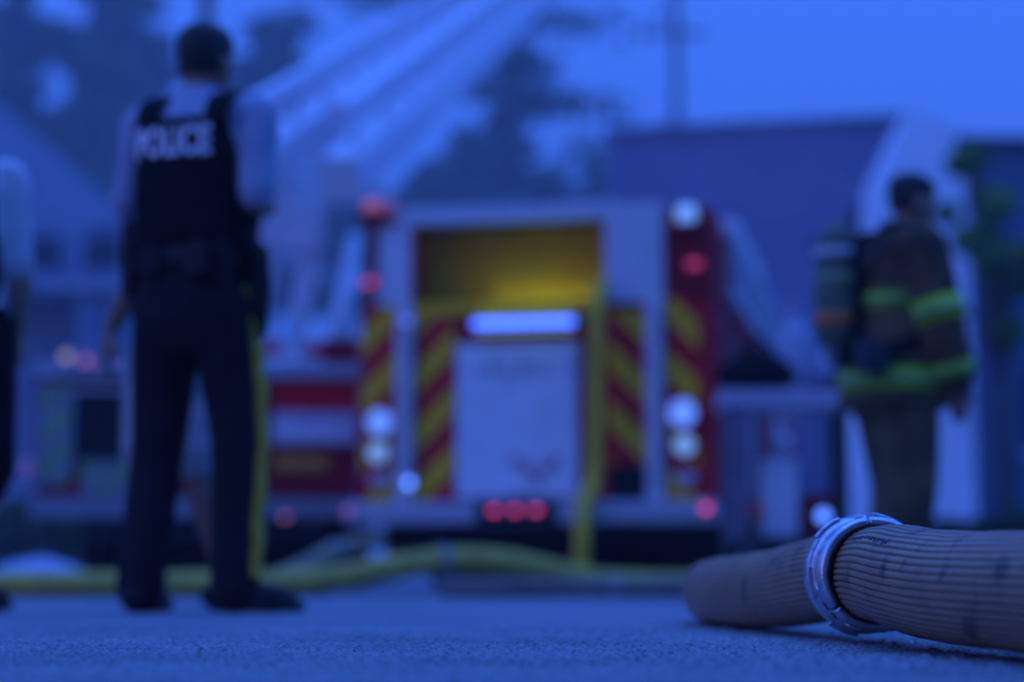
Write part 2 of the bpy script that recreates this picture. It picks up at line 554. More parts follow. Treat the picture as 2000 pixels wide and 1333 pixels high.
# ------------------------------------------------------------------ supply hose with coupling (foreground)
def build_supply_hose():
    R = 0.076
    pts = [(.90, 1.4, .088), (.80, 1.9, .088), (.738, 2.3, .089), (.710, 2.5, .090), (.684, 2.70, .092), (.656, 2.90, .096), (.634, 3.08, .105), (.619, 3.30, .117),
           (.594, 3.6, .114), (.549, 3.95, .095), (.508, 4.35, .081), (.485, 4.72, .079), (.52, 5.05, .079), (.66, 5.33, .079), (.95, 5.47, .079), (1.45, 5.5, .079), (2.4, 5.45, .079)]
    path = catmull(pts, 40)
    seg = np.linalg.norm(np.diff(path, axis=0), axis=1)
    L = np.concatenate([[0], np.cumsum(seg)])
    total = L[-1]
    # sample: dense near the focus
    s_list, s = [], 0.0
    def at(s):
        return np.array([np.interp(s, L, path[:, k]) for k in range(3)])
    while s < total:
        s_list.append(s)
        y = at(s)[1]
        s += 0.0075 if 2.3 < y < 3.7 and s < 3 else (0.016 if s < 4.6 else 0.05)
    pos = np.array([at(s) for s in s_list])
    # smooth
    for _ in range(6):
        pos[1:-1] = (pos[:-2] + 2 * pos[1:-1] + pos[2:]) / 4
    T, S, N = frames(pos)
    s_c = np.interp(-3.30, -path[:300, 1], L[:300])
    NR = 44
    PRINT_A = math.radians(133)
    tt = np.array([0.0, .13, .24, .45, .70, .93])
    oo = np.array([-4.6, -3.6, -.2, .2, .6, .9]) * 1e-3
    root = empty('supply_hose', (0.646, 3.30, 0), 0, 'large ribbed tan supply hose with metal coupling lying on the road, nearest of the hoses', 'hose')
    inv = Matrix.Translation(-root.location)

    m = bpy.data.materials.new('ribbed_hose_jacket')
    m.use_nodes = True
    n = m.node_tree
    p = n.nodes['Principled BSDF']
    uv = n.nodes.new('ShaderNodeUVMap'); uv.uv_map = 'uv'
    def noise(scale, vec_scale, detail=4):
        mp = n.nodes.new('ShaderNodeMapping'); mp.inputs['Scale'].default_value = vec_scale
        n.links.new(uv.outputs[0], mp.inputs['Vector'])
        k = n.nodes.new('ShaderNodeTexNoise'); k.inputs['Scale'].default_value = scale; k.inputs['Detail'].default_value = detail
        n.links.new(mp.outputs[0], k.inputs['Vector'])
        return k
    def ramp(src, p0, c0, p1, c1):
        r = n.nodes.new('ShaderNodeValToRGB')
        r.color_ramp.elements[0].position = p0; r.color_ramp.elements[0].color = c0
        r.color_ramp.elements[1].position = p1; r.color_ramp.elements[1].color = c1
        n.links.new(src, r.inputs['Fac'])
        return r
    def mul(a, b):
        x = n.nodes.new('ShaderNodeMix'); x.data_type = 'RGBA'; x.blend_type = 'MULTIPLY'; x.inputs[0].default_value = 1
        n.links.new(a, x.inputs[6]); n.links.new(b, x.inputs[7])
        return x.outputs[2]
    base = ramp(noise(9, (1, 1, 1)).outputs['Fac'], .3, (0.33, 0.185, 0.07, 1), .7, (0.50, 0.29, 0.12, 1))
    weave = ramp(noise(60, (22, 1.2, 1), 2).outputs['Fac'], .25, (.70, .70, .70, 1), .75, (1.06, 1.06, 1.06, 1))
    stain = ramp(noise(5, (2.6, 2.6, 1), 5).outputs['Fac'], .34, (.30, .28, .27, 1), .43, (1, 1, 1, 1))
    fleck = ramp(noise(70, (2.0, 1, 1), 2).outputs['Fac'], .275, (.10, .09, .08, 1), .315, (1, 1, 1, 1))
    colr = mul(mul(mul(base.outputs[0], weave.outputs[0]), stain.outputs[0]), fleck.outputs[0])
    n.links.new(colr, p.inputs['Base Color'])
    p.inputs['Roughness'].default_value = 0.28
    p.inputs['Specular IOR Level'].default_value = 0.85
    bp = n.nodes.new('ShaderNodeBump'); bp.inputs['Strength'].default_value = 0.45; bp.inputs['Distance'].default_value = 0.0012
    n.links.new(noise(70, (20, 1.6, 1), 3).outputs['Fac'], bp.inputs['Height'])
    n.links.new(bp.outputs['Normal'], p.inputs['Normal'])

    def section(i0, i1):
        rows, uvs = [], []
        ks = np.arange(NR * 6)
        # twist zero; angle of each rib sample
        ang = 2 * PI * ((ks // 6) + tt[ks % 6]) / NR
        off = oo[ks % 6]
        ph = RNG.uniform(0, 6, 6)
        for i in range(i0, i1):
            s = s_list[i]
            dc = abs(s - s_c)
            grow = .0065 * min(1.0, max(0.0, (s_c - s - .04) / .22)) if s < s_c else .002
            rr = R + grow + off * (0.9 + 0.2 * math.sin(7 * s + 1))
            rr = rr + 0.0016 * np.sin(2 * ang + ph[0] + 3 * s) + 0.0011 * np.sin(3 * ang + ph[1] + 9 * s)
            rr = rr + 0.0005 * np.sin(26 * s + 3 * np.sin(ang + ph[2]))
            # jagged weave edges along each groove
            rr = rr + np.where(off < -1e-3, RNG.normal(0, 0.0003, len(ks)), RNG.normal(0, 0.00010, len(ks)))
            rr = rr * (1 - 0.01 * math.exp(-((dc - 0.10) / 0.05) ** 2))
            if dc < 0.05:
                rr = np.minimum(rr, 0.0762)
            P = pos[i] + np.outer(rr * np.cos(ang), S[i]) + np.outer(rr * np.sin(ang), N[i])
            # weight flattens it where it rests
            low = P[:, 2] < 0.016
            P[low, 2] = 0.016 - (0.016 - P[low, 2]) * 0.65
            P[:, 2] = np.maximum(P[:, 2], 0.002)
            rows.append(P)
            uvs.append(np.stack([np.full(len(ks), s), ang * R], -1))
        P = np.array(rows) - np.array(root.location)
        k, nn = len(rows), NR * 6
        idx = np.arange(k * nn).reshape(k, nn)
        nxt = np.roll(idx, -1, 1)
        q = np.stack([idx[:-1], nxt[:-1], nxt[1:], idx[1:]], -1).reshape(-1, 4)
        me = bpy.data.meshes.new('hose_section')
        me.from_pydata(P.reshape(-1, 3).tolist(), [], q.tolist())
        U = np.array(uvs).reshape(-1, 2)
        lay = me.uv_layers.new(name='uv')
        vi = np.empty(len(me.loops), int); me.loops.foreach_get('vertex_index', vi)
        lay.data.foreach_set('uv', U[vi].ravel())
        me.update()
        return link('hose_section', me, m, root, True)

    ic = int(np.argmin(np.abs(np.array(s_list) - s_c)))
    section(0, ic + 2)
    section(ic + 1, len(s_list))

    # worn printed marks along the upper side of the near section
    pm = mat('worn_black_print', (.035, .03, .03), (.02, .02, .02), .7, 40)
    s_p = s_c - .085
    for k in range(16):
        ln = random.choice((.006, .009, .013, .017))
        a0 = PRINT_A + random.uniform(-.03, .03)
        verts = []
        wd = random.uniform(.035, .06)
        for t_ in (0, .5, 1):
            sp = s_p - ln * t_
            kk = int(np.argmin(np.abs(np.array(s_list) - sp)))
            gr = .0065 * min(1.0, max(0.0, (s_c - sp - .04) / .22))
            c0 = at(sp)
            for q_ in (-1, 0, 1):
                an = a0 + q_ * wd
                verts.append(Vector(c0 + (R + gr + .0022) * (math.cos(an) * S[kk] + math.sin(an) * N[kk])) - root.location)
        MB().add(verts, [(0, 1, 4, 3), (1, 2, 5, 4), (3, 4, 7, 6), (4, 5, 8, 7)]).build('worn_print_mark', pm, root)
        s_p -= ln + random.choice((.003, .005, .012))

    # coupling; local z points along the hose towards the camera
    t = Vector(-T[ic])
    Mo = t.to_track_quat('Z', 'Y').to_matrix().to_4x4()
    cp = empty('coupling', parent=root)
    cp.matrix_local = Matrix.Translation(Vector(pos[ic]) - root.location) @ Mo @ Matrix.Rotation(math.radians(8), 4, 'Z')
    # which local angle points up?
    up = (Mo @ Matrix.Rotation(math.radians(8), 4, 'Z')).inverted() @ Vector((0, 0, 1, 0))
    upa = math.atan2(up.y, up.x)
    sd = 1.0
    left = (Mo @ Matrix.Rotation(math.radians(8), 4, 'Z')).inverted() @ Vector((-1, 0, 0, 0))
    la = math.atan2(left.y, left.x)
    dl = (la - upa + PI) % (2 * PI) - PI
    sgn = 1 if dl > 0 else -1          # from up towards the left is +sgn

    def A(deg):                        # clock angle: 0 = up, positive = towards the photo's left
        return upa + sgn * math.radians(deg)

    def arc(prof, d0, d1, n=40):
        a0, a1 = sorted((A(d0), A(d1)))
        return MB().lathe(prof, n, a0=a0, a1=a1)

    def rprof(ri, ro, z0, z1, ch):
        return [(ri, z0), (ro - ch, z0), (ro, z0 + ch), (ro, z1 - ch * 1.6), (ro - ch * 1.3, z1), (ri, z1)]
    # front clamp band of three bolted segments
    for d0, d1 in ((8, 128), (131, 246), (249, 365)):
        o = arc(rprof(.0795, .0965, .012, .062, .004), d0, d1).build('clamp_segment', STEEL, cp, True, 0.0)
        # raised oval rim cast into the segment
        mid, half, zc = (d0 + d1) / 2, 38, .036
        loop = []
        for k in range(60):
            a = 2 * PI * k / 60
            cx = math.copysign(abs(math.cos(a)) ** .35, math.cos(a)) * half
            cz = math.copysign(abs(math.sin(a)) ** .8, math.sin(a)) * .0115
            an = A(mid + cx)
            loop.append((math.cos(an) * .0970, math.sin(an) * .0970, zc + cz))
        loop.append(loop[0]); loop.append(loop[1])
        MB().tube(loop, .0016, 8).build('cast_rim', STEEL, o, True)
        for dd in (d0 + 4.5, d1 - 4.5):
            an = A(dd)
            c_ = Vector((math.cos(an) * .0945, math.sin(an) * .0945, .036))
            tg = Vector((-math.sin(an), math.cos(an), 0))
            MB().tube([c_ - tg * .007, c_ + tg * .007], .0042, 10).build('clamp_bolt', DARK, o, True)
    # black sleeve of the hose bowl showing in the gaps
    MB().lathe([(.0775, .0), (.081, .0), (.081, .066), (.0775, .066)], 64).build('bowl_sleeve', BLACK, cp, True)
    # lock rings of the two coupling heads
    MB().lathe(rprof(.0775, .1005, -.012, .011, .004), 96).build('lock_ring', STEEL, cp, True)
    MB().lathe(rprof(.0775, .1020, -.034, -.015, .004), 96).build('lock_ring', STEEL, cp, True)
    MB().lathe([(.0775, -.0152), (.0955, -.0152), (.0955, -.0118), (.0775, -.0118)], 96).build('gasket', DARK, cp, True)
    # spanner lugs
    for dd in (-22, 98, 218):
        arc([(.093, -.0112), (.1050, -.0095), (.1062, .0), (.1050, .0085), (.093, .0105)], dd - 16, dd + 16, 20).build('lug', STEEL, cp, True, 0.0015)
    for dd in (38, 158, 278):
        arc([(.094, -.0335), (.1060, -.032), (.1070, -.025), (.1060, -.017), (.094, -.0155)], dd - 15, dd + 15, 20).build('lug', STEEL, cp, True, 0.0015)
    for dd in (12, 60, 106, 200, 300):
        arc([(.094, -.006), (.1030, -.005), (.1030, .005), (.094, .006)], dd - 6, dd + 6, 10).build('locking_latch', STEEL, cp, True, 0.001)
    arc([(.094, -.0158), (.1005, -.0155), (.1005, -.0112), (.094, -.011)], 14, 46, 20).build('red_tab', CHRED, cp, True)
    # rear clamp band
    for d0, d1 in ((28, 148), (151, 266), (269, 385)):
        arc(rprof(.0795, .0925, -.082, -.036, .003), d0, d1).build('clamp_segment', STEEL, cp, True)
    return root


build_supply_hose()


# ------------------------------------------------------------------ people
def head_mesh(mb, c, H=0.235, yaw=0.0, pitch=0.0):
    """skull, jaw, nose, ears; front is +y turned by yaw"""
    rings = [(-.50, .030, .050, .030), (-.46, .048, .075, .040), (-.36, .058, .088, .050), (-.22, .066, .092, .066), (-.08, .072, .094, .080), (.04, .075, .093, .090),
             (.16, .0765, .095, .096), (.28, .075, .092, .096), (.38, .066, .078, .084), (.45, .050, .056, .062), (.49, .028, .03, .034)]
    M = Matrix.Translation(Vector(c)) @ Matrix.Rotation(yaw, 4, 'Z') @ Matrix.Rotation(pitch, 4, 'X') @ Matrix.Scale(H / 0.235, 4)
    out = []
    for z, a, f, b in rings:
        r = []
        for j in range(24):
            t = 2 * PI * j / 24
            y = math.sin(t)
            r.append(M @ Vector((a * math.cos(t), (f if y > 0 else b) * y, z * .235)))
        out.append(r)
    mb.loft(out)
    mb.limb([M @ Vector((0, .088, .012)), M @ Vector((0, .108, -.018)), M @ Vector((0, .112, -.030))], [.010, .013, .015], 10, 4)   # nose
    mb.limb([M @ Vector((-.022, .082, -.062)), M @ Vector((0, .090, -.062)), M @ Vector((.022, .082, -.062))], [.008, .010, .008], 8, 4)   # lips
    mb.limb([M @ Vector((0, .076, -.100)), M @ Vector((0, .080, -.095))], [.018, .018], 8, 3)       # chin
    for s in (-1, 1):
        mb.ellip(M @ Vector((s * .080, -.008, -.012)), (.010, .020, .032), 12, 8, M.to_3x3())
        mb.limb([M @ Vector((s * .014, .086, .030)), M @ Vector((s * .045, .080, .030))], [.011, .009], 8, 3)   # brow
    return M


def hand_mesh(mb, w, dirv, palm_n, side, curl=0.5):
    """palm, four fingers and a thumb; dirv along the hand, palm_n out of the palm"""
    w, dv, pn = Vector(w), Vector(dirv).normalized(), Vector(palm_n).normalized()
    pn = (pn - dv * pn.dot(dv)).normalized()
    ac = dv.cross(pn).normalized() * side
    for k in range(4):
        o = ac * (0.030 - 0.020 * k)
        mb.limb([w + o * .55, w + dv * .045 + o * .9, w + dv * .085 + o], [.015, .016, .0125], 10, 3)
        L = (.072, .080, .074, .058)[k]
        b = w + dv * .088 + o
        a1 = curl * .7
        d1 = dv * math.cos(a1) + pn * math.sin(a1)
        d2 = dv * math.cos(a1 * 2.1) + pn * math.sin(a1 * 2.1)
        mb.limb([b, b + d1 * L * .5, b + d1 * L * .5 + d2 * L * .5], [.0098, .0088, .0075], 8, 4)
    th = w + dv * .025 + ac * .030
    mb.limb([th, th + dv * .030 + ac * .024 + pn * .010, th + dv * .066 + ac * .030 + pn * .022], [.014, .0115, .009], 8, 4)


def shoe_mesh(ank, ang, L=0.29, h=0.11, w=0.052):
    """boot from heel to toe, ang = heading of the toe in the local frame (0 = +y)"""
    mb = MB()
    f = Vector((-math.sin(ang), math.cos(ang), 0))
    a = Vector((ank[0], ank[1], 0))
    mb.limb([a - f * .055 + Vector((0, 0, .046)), a + f * .02 + Vector((0, 0, .050)), a + f * (L * .42) + Vector((0, 0, .043)), a + f * (L - .125) + Vector((0, 0, .036))], [.044, .047, .045, .034], 14, 5)
    mb.limb([a + Vector((0, 0, .05)), a + Vector((0, 0, h)), a + Vector((0, 0, h + .06))], [.045, .050, .054], 14, 4)
    # flat sole
    s = f.cross(Vector((0, 0, 1)))
    out = []
    for z, g in ((.004, 0.96), (.006, 1.0), (.026, 1.0), (.030, .95)):
        r = []
        for j in range(24):
            t = 2 * PI * j / 24
            yy = math.cos(t)
            ww = w * (1.0 if yy > 0 else .86) * g
            r.append(a + f * (L * .30 + yy * L * .5 * g - .01) + s * ww * math.copysign(abs(math.sin(t)) ** .8, math.sin(t)) + Vector((0, 0, z)))
        out.append(r)
    mb.loft(out)
    return mb


def hair_cap(M, parent, name='hair', back=-.045, m=HAIR):
    mb = MB()
    rings = []
    for z, a, f, b in [(-.20, .066, .0, .074), (-.08, .077, -.01, .090), (.04, .081, .03, .100), (.16, .083, .084, .105), (.28, .082, .103, .105), (.40, .073, .090, .094), (.48, .056, .062, .070), (.525, .030, .03, .036)]:
        r = []
        for j in range(24):
            t = 2 * PI * j / 24
            y = math.sin(t)
            r.append(M @ Vector((a * math.cos(t), (f if y > 0 else b) * y, z * .235)))
        rings.append(r)
    mb.loft(rings)
    return mb.fuse(name, m, parent, 0.009, 2)


def lerp(a, b, t):
    return tuple(Vector(a).lerp(Vector(b), t))


def text_mesh(txt, size):
    cu = bpy.data.curves.new('txt', 'FONT')
    cu.body = txt
    cu.size = size
    cu.align_x = 'CENTER'
    cu.align_y = 'CENTER'
    cu.offset = 0.004
    cu.resolution_u = 3
    o = bpy.data.objects.new('txt', cu)
    COL.objects.link(o)
    me = bpy.data.meshes.new_from_object(o.evaluated_get(bpy.context.evaluated_depsgraph_get()))
    bpy.data.objects.remove(o)
    return me


# ---- police officer seen from behind
def build_officer():
    yaw = math.radians(-20)
    base = PX(372, 1190, 6.28)
    root = empty('person', (base.x, 6.28, 0), yaw, 'police officer in black vest and pale shirt standing with back to camera, arms bent', 'person')
    root.scale = (1.02, 1.02, 1.02)
    sh_l, sh_r = (-.195, .0, 1.53), (.195, .0, 1.53)
    el_l, el_r = (-.262, .02, 1.275), (.232, -.05, 1.262)
    wr_l, wr_r = (-.115, .235, 1.30), (.125, .235, 1.29)
    hip_l, hip_r = (-.095, 0, .98), (.095, 0, .98)
    kn_l, kn_r = (-.140, .03, .53), (.138, .03, .53)
    an_l, an_r = (-.158, -.03, .10), (.145, .015, .10)
    b = MB()
    M = head_mesh(b, (0, .03, 1.728), .245, math.radians(-2), math.radians(-3))
    b.limb([(0, -.005, 1.47), (0, .0, 1.56), (0, .018, 1.665)], [.075, .058, .056])
    b.torso([(.90, 0, 0, .14, .095), (1.05, 0, 0, .135, .09), (1.25, 0, .0, .15, .10), (1.42, 0, .0, .17, .105), (1.52, 0, -.0, .15, .08), (1.56, 0, 0, .09, .06)])
    for s, e, w, sd in ((sh_l, el_l, wr_l, -1), (sh_r, el_r, wr_r, 1)):
        b.limb([s, lerp(s, e, .5), e], [.055, .050, .043])
        b.limb([e, lerp(e, w, .4), w], [.043, .041, .027])
        hand_mesh(b, w, (-sd * .6, .45, .35), (0, -1, 0), sd, .6)
    for h, k, a in ((hip_l, kn_l, an_l), (hip_r, kn_r, an_r)):
        b.limb([h, lerp(h, k, .5), k], [.085, .075, .058])
        b.limb([k, lerp(k, a, .35), a], [.056, .055, .036])
        b.limb([a, (a[0], a[1] + .05, .05)], [.036, .03])
    b.fuse('body', SKIN2, root, .008, 3)
    for s in (-1, 1):
        MB().ellip(M @ Vector((s * .031, .082, .012)), (.012, .009, .009), 10, 6).build('eye', LETTER, root, True)
    hair_cap(M, root)
    # shirt: yoke, collar, short sleeves
    c = MB()
    c.torso([(1.03, 0, 0, .165, .118), (1.2, 0, 0, .168, .122), (1.38, 0, 0, .188, .125), (1.47, 0, -.005, .192, .115), (1.54, 0, -.005, .165, .092), (1.585, 0, 0, .105, .078), (1.62, 0, .005, .072, .066), (1.645, 0, .01, .066, .064)])
    for s, e in ((sh_l, el_l), (sh_r, el_r)):
        c.limb([lerp(s, (0, 0, 1.50), .25), s, lerp(s, e, .5), lerp(s, e, .93)], [.080, .076, .064, .060])
    c.fuse('shirt', SHIRT, root, .010, 5)
    # body armour
    v = MB()
    vr = [(1.118, 0, 0, .178, .138), (1.14, 0, 0, .186, .146), (1.3, 0, 0, .193, .152), (1.40, 0, 0, .190, .152), (1.47, 0, -.002, .168, .146), (1.525, 0, -.004, .152, .132)]
    v.torso(vr, 36, 2.9)
    vest = v.fuse('vest', VEST, root, .010, 2)
    for s in (-1, 1):
        p = MB()
        pth = catmull([(s * .118, -.120, 1.49), (s * .120, -.100, 1.565), (s * .120, -.02, 1.605), (s * .122, .06, 1.585), (s * .122, .115, 1.50)], 8)
        T, S, N = frames(pth)
        for i in range(len(pth) - 1):
            p.bar(pth[i], pth[i + 1] + (pth[i + 1] - pth[i]) * .15, .066, .026, up=(0, pth[i][1] * -1, 1) if False else tuple(N[i]))
        p.build('shoulder_strap', VEST, vest)
    # POLICE across the back
    me = text_mesh('POLICE', .118)
    xs = [q.co.x for q in me.vertices]
    sc = .262 / (max(xs) - min(xs))
    for q in me.vertices:
        x = q.co.x * sc - .012
        z = 1.437 + q.co.y * .118 / .118 * 1.06
        a_, b_ = .191, .153
        y = -b_ * (1 - min(.98, abs(x / a_)) ** 2.9) ** (1 / 2.9)
        q.co = Vector((x, y - .006, z))
    me.update()
    link('police_lettering', me, LETTER, vest)
    # trousers
    t = MB()
    t.torso([(.80, 0, 0, .155, .12), (.90, 0, -.01, .182, .138), (1.0, 0, -.01, .178, .135), (1.08, 0, 0, .168, .124)])
    for h, k, a in ((hip_l, kn_l, an_l), (hip_r, kn_r, an_r)):
        t.limb([(h[0], h[1], .95), lerp(h, k, .5), k, lerp(k, a, .5), (a[0], a[1] - .005, .07)], [.112, .104, .086, .080, .076])
    tr = t.fuse('trousers', NAVY, root, .012, 4)
    for s, h, k, a in ((-1, hip_l, kn_l, an_l), (1, hip_r, kn_r, an_r)):
        g = MB()
        fy = .05 if s < 0 else 0.0
        pth = np.array([0, fy, 0]) + catmull([(h[0] + s * .088, h[1] - .01, 1.0), (h[0] + s * .108, h[1], .86), (lerp(h, k, .5)[0] + s * .104, .006, .74), (k[0] + s * .088, k[1] - .004, .53), (lerp(k, a, .5)[0] + s * .080, lerp(k, a, .5)[1] - .008, .31), (a[0] + s * .078, a[1] - .01, .11)], 8)
        for i in range(len(pth) - 1):
            wv = .004 * math.sin(i * 1.1)
            g.bar(pth[i] + np.array([wv, 0, 0]), pth[i + 1] + np.array([.004 * math.sin((i + 1) * 1.1), 0, 0]), .050, .018, up=(s, 0, 0))
        g.build('trouser_stripe', STRIPE, tr)
    # duty belt
    bl = MB()
    bl.torso([(1.055, 0, -.005, .186, .142), (1.06, 0, -.005, .190, .146), (1.105, 0, -.005, .188, .144), (1.11, 0, -.005, .182, .138)], 40, 2.4)
    belt = bl.build('duty_belt', BOOT, root, True)
    for nm, x, y, rz, w_, d_, z0, z1 in (('handcuff_case', -.075, -.155, .2, .07, .035, 1.03, 1.115), ('glove_pouch', .085, -.155, -.2, .085, .04, 1.02, 1.12), ('radio_pouch', -.196, -.05, 1.3, .07, .05, .98, 1.16), ('spray_holder', .150, -.115, -.7, .045, .04, 1.0, 1.13)):
        Mx = Matrix.Translation((x, y, 0)) @ Matrix.Rotation(rz, 4, 'Z')
        MB().box(-w_ / 2, w_ / 2, -d_ / 2, d_ / 2, z0, z1, Mx).build(nm, BOOT, belt, bevel=.008)
    ho = MB()
    ho.limb([(.212, -.01, 1.10), (.218, .0, 1.0), (.214, .015, .87)], [.040, .038, .026])
    ho.bar((.214, -.045, 1.10), (.222, -.065, 1.16), .034, .05)
    ho.fuse('holster', BOOT, belt, .008, 2)
    MB().limb([(-.225, .02, 1.12), (-.225, .02, 1.02), (-.222, .025, .93)], [.028, .027, .022]).build('baton_holder', BOOT, belt, True)
    for a, ang in ((an_l, math.radians(8)), (an_r, math.radians(-68))):
        shoe_mesh(a, ang, .285, .10).fuse('boot', BOOT, root, .009, 2)
    return root


build_officer()


# ---- bystander in shorts beyond the officer
def build_bystander():
    base = PX(345, 1189, 7.15)
    yaw = math.radians(20)
    root = empty('person', (base.x, 7.15, 0), yaw, 'bystander in pale shorts with bare calves standing just beyond the officer', 'person')
    b = MB()
    M = head_mesh(b, (.02, .03, 1.60), .235, 0, 0)
    sh = {-1: (-.15, 0, 1.42), 1: (.18, 0, 1.42)}
    el = {-1: (-.175, -.03, 1.17), 1: (.20, .10, 1.16)}
    wr = {-1: (-.258, .02, .985), 1: (.05, .24, 1.15)}
    hip = {-1: (-.09, 0, .92), 1: (.09, 0, .92)}
    kn = {-1: (-.10, .02, .50), 1: (.062, -.02, .50)}
    an = {-1: (-.09, .0, .09), 1: (.165, -.05, .09)}
    b.limb([(0, 0, 1.36), (0, .0, 1.44), (.01, .015, 1.54)], [.07, .055, .053])
    b.torso([(.84, 0, 0, .14, .10), (1.0, 0, 0, .135, .09), (1.2, 0, .0, .145, .095), (1.34, 0, .0, .16, .10), (1.43, 0, -.0, .14, .075), (1.46, 0, 0, .09, .06)])
    for s in (-1, 1):
        b.limb([sh[s], lerp(sh[s], el[s], .5), el[s]], [.052, .048, .041])
        b.limb([el[s], lerp(el[s], wr[s], .4), wr[s]], [.042, .041, .027])
        hand_mesh(b, wr[s], (s * .15 if s < 0 else -.6, .1 if s < 0 else .5, -1 if s < 0 else .2), (-s, .2, 0), 1, .45)
        b.limb([hip[s], lerp(hip[s], kn[s], .5), kn[s]], [.086, .076, .056])
        b.limb([kn[s], lerp(kn[s], an[s], .3), lerp(kn[s], an[s], .75), an[s]], [.056, .060, .040, .037])
        b.limb([an[s], (an[s][0], an[s][1] + .06, .045)], [.036, .03])
    b.fuse('body', SKIN2, root, .008, 3)
    hair_cap(M, root)
    c = MB()
    c.torso([(.90, 0, 0, .162, .118), (1.08, 0, 0, .158, .115), (1.28, 0, 0, .168, .12), (1.38, 0, 0, .172, .11), (1.44, 0, 0, .14, .085), (1.48, 0, 0, .08, .066)])
    for s in (-1, 1):
        c.limb([lerp(sh[s], (0, 0, 1.4), .25), sh[s], lerp(sh[s], el[s], .7)], [.074, .072, .066])
    c.fuse('dark_shirt', NAVY, root, .011, 4)
    t = MB()
    t.torso([(.76, 0, 0, .15, .12), (.85, 0, 0, .172, .13), (.97, 0, 0, .162, .122)])
    for s in (-1, 1):
        t.limb([hip[s], lerp(hip[s], kn[s], .5), lerp(kn[s], hip[s], .12)], [.108, .112, .108])
    t.fuse('shorts', GREYCLOTH, root, .012, 4)
    for s, ang in ((-1, .2), (1, -1.35)):
        shoe_mesh(an[s], ang, .27, .06).fuse('shoe', BOOT, root, .009, 2)
        MB().limb([(an[s][0], an[s][1], .08), (an[s][0], an[s][1], .13)], [.043, .043]).build('sock', WHITECLOTH, root, True)


build_bystander()


# ---- person cut off by the left edge
def build_edge_person():
    base = PX(-110, 1190, 6.45)
    root = empty('person', (base.x, 6.45, 0), math.radians(15), 'person in white shirt, dark vest and long black shorts cut off by the left edge', 'person')
    b = MB()
    M = head_mesh(b, (0, .03, 1.62), .235, 0, 0)
    sh = {-1: (-.18, 0, 1.42), 1: (.17, 0, 1.42)}
    el = {-1: (-.24, -.02, 1.15), 1: (.205, -.02, 1.15)}
    wr = {-1: (-.25, .06, .92), 1: (.215, .05, .92)}
    hip = {-1: (-.09, 0, .92), 1: (.09, 0, .92)}
    kn = {-1: (-.11, .02, .50), 1: (.10, .02, .50)}
    an = {-1: (-.12, .0, .09), 1: (.10, -.02, .09)}
    b.limb([(0, 0, 1.36), (0, .0, 1.44), (0, .015, 1.54)], [.07, .055, .053])
    b.torso([(.84, 0, 0, .14, .10), (1.0, 0, 0, .135, .09), (1.2, 0, .0, .145, .095), (1.34, 0, .0, .16, .10), (1.43, 0, -.0, .14, .075), (1.46, 0, 0, .09, .06)])
    for s in (-1, 1):
        b.limb([sh[s], lerp(sh[s], el[s], .5), el[s]], [.052, .048, .041])
        b.limb([el[s], lerp(el[s], wr[s], .4), wr[s]], [.042, .041, .027])
        hand_mesh(b, wr[s], (0, .15, -1), (-s, .2, 0), 1, .45)
        b.limb([hip[s], lerp(hip[s], kn[s], .5), kn[s]], [.086, .076, .056])
        b.limb([kn[s], lerp(kn[s], an[s], .3), lerp(kn[s], an[s], .75), an[s]], [.056, .060, .040, .037])
        b.limb([an[s], (an[s][0], an[s][1] + .06, .045)], [.036, .03])
    b.fuse('body', SKIN, root, .008, 3)
    hair_cap(M, root)
    c = MB()
    c.torso([(.88, 0, 0, .166, .12), (1.05, 0, 0, .155, .115), (1.25, 0, 0, .165, .12), (1.38, 0, 0, .172, .11), (1.44, 0, 0, .14, .085), (1.48, 0, 0, .08, .066)])
    for s in (-1, 1):
        c.limb([lerp(sh[s], (0, 0, 1.4), .3), sh[s], lerp(sh[s], el[s], .5), el[s], lerp(el[s], wr[s], .2)], [.070, .060, .052, .048, .046])
    c.fuse('white_shirt', WHITECLOTH, root, .011, 4)
    j = MB()
    j.torso([(.98, 0, 0, .150, .128), (1.15, 0, 0, .158, .130), (1.32, 0, 0, .150, .132), (1.42, 0, 0, .12, .118), (1.475, 0, 0, .10, .09)])
    j.fuse('dark_vest', NAVY, root, .012, 4)
    t = MB()
    t.torso([(.76, 0, 0, .15, .12), (.85, 0, 0, .172, .13), (.97, 0, 0, .17, .126)])
    for s in (-1, 1):
        t.limb([hip[s], lerp(hip[s], kn[s], .5), lerp(kn[s], an[s], .12)], [.110, .116, .114])
    t.fuse('shorts', VEST, root, .012, 4)
    for s, ang in ((-1, .2), (1, -.5)):
        shoe_mesh(an[s], ang, .28, .07).fuse('shoe', BOOT, root, .009, 2)


build_edge_person()


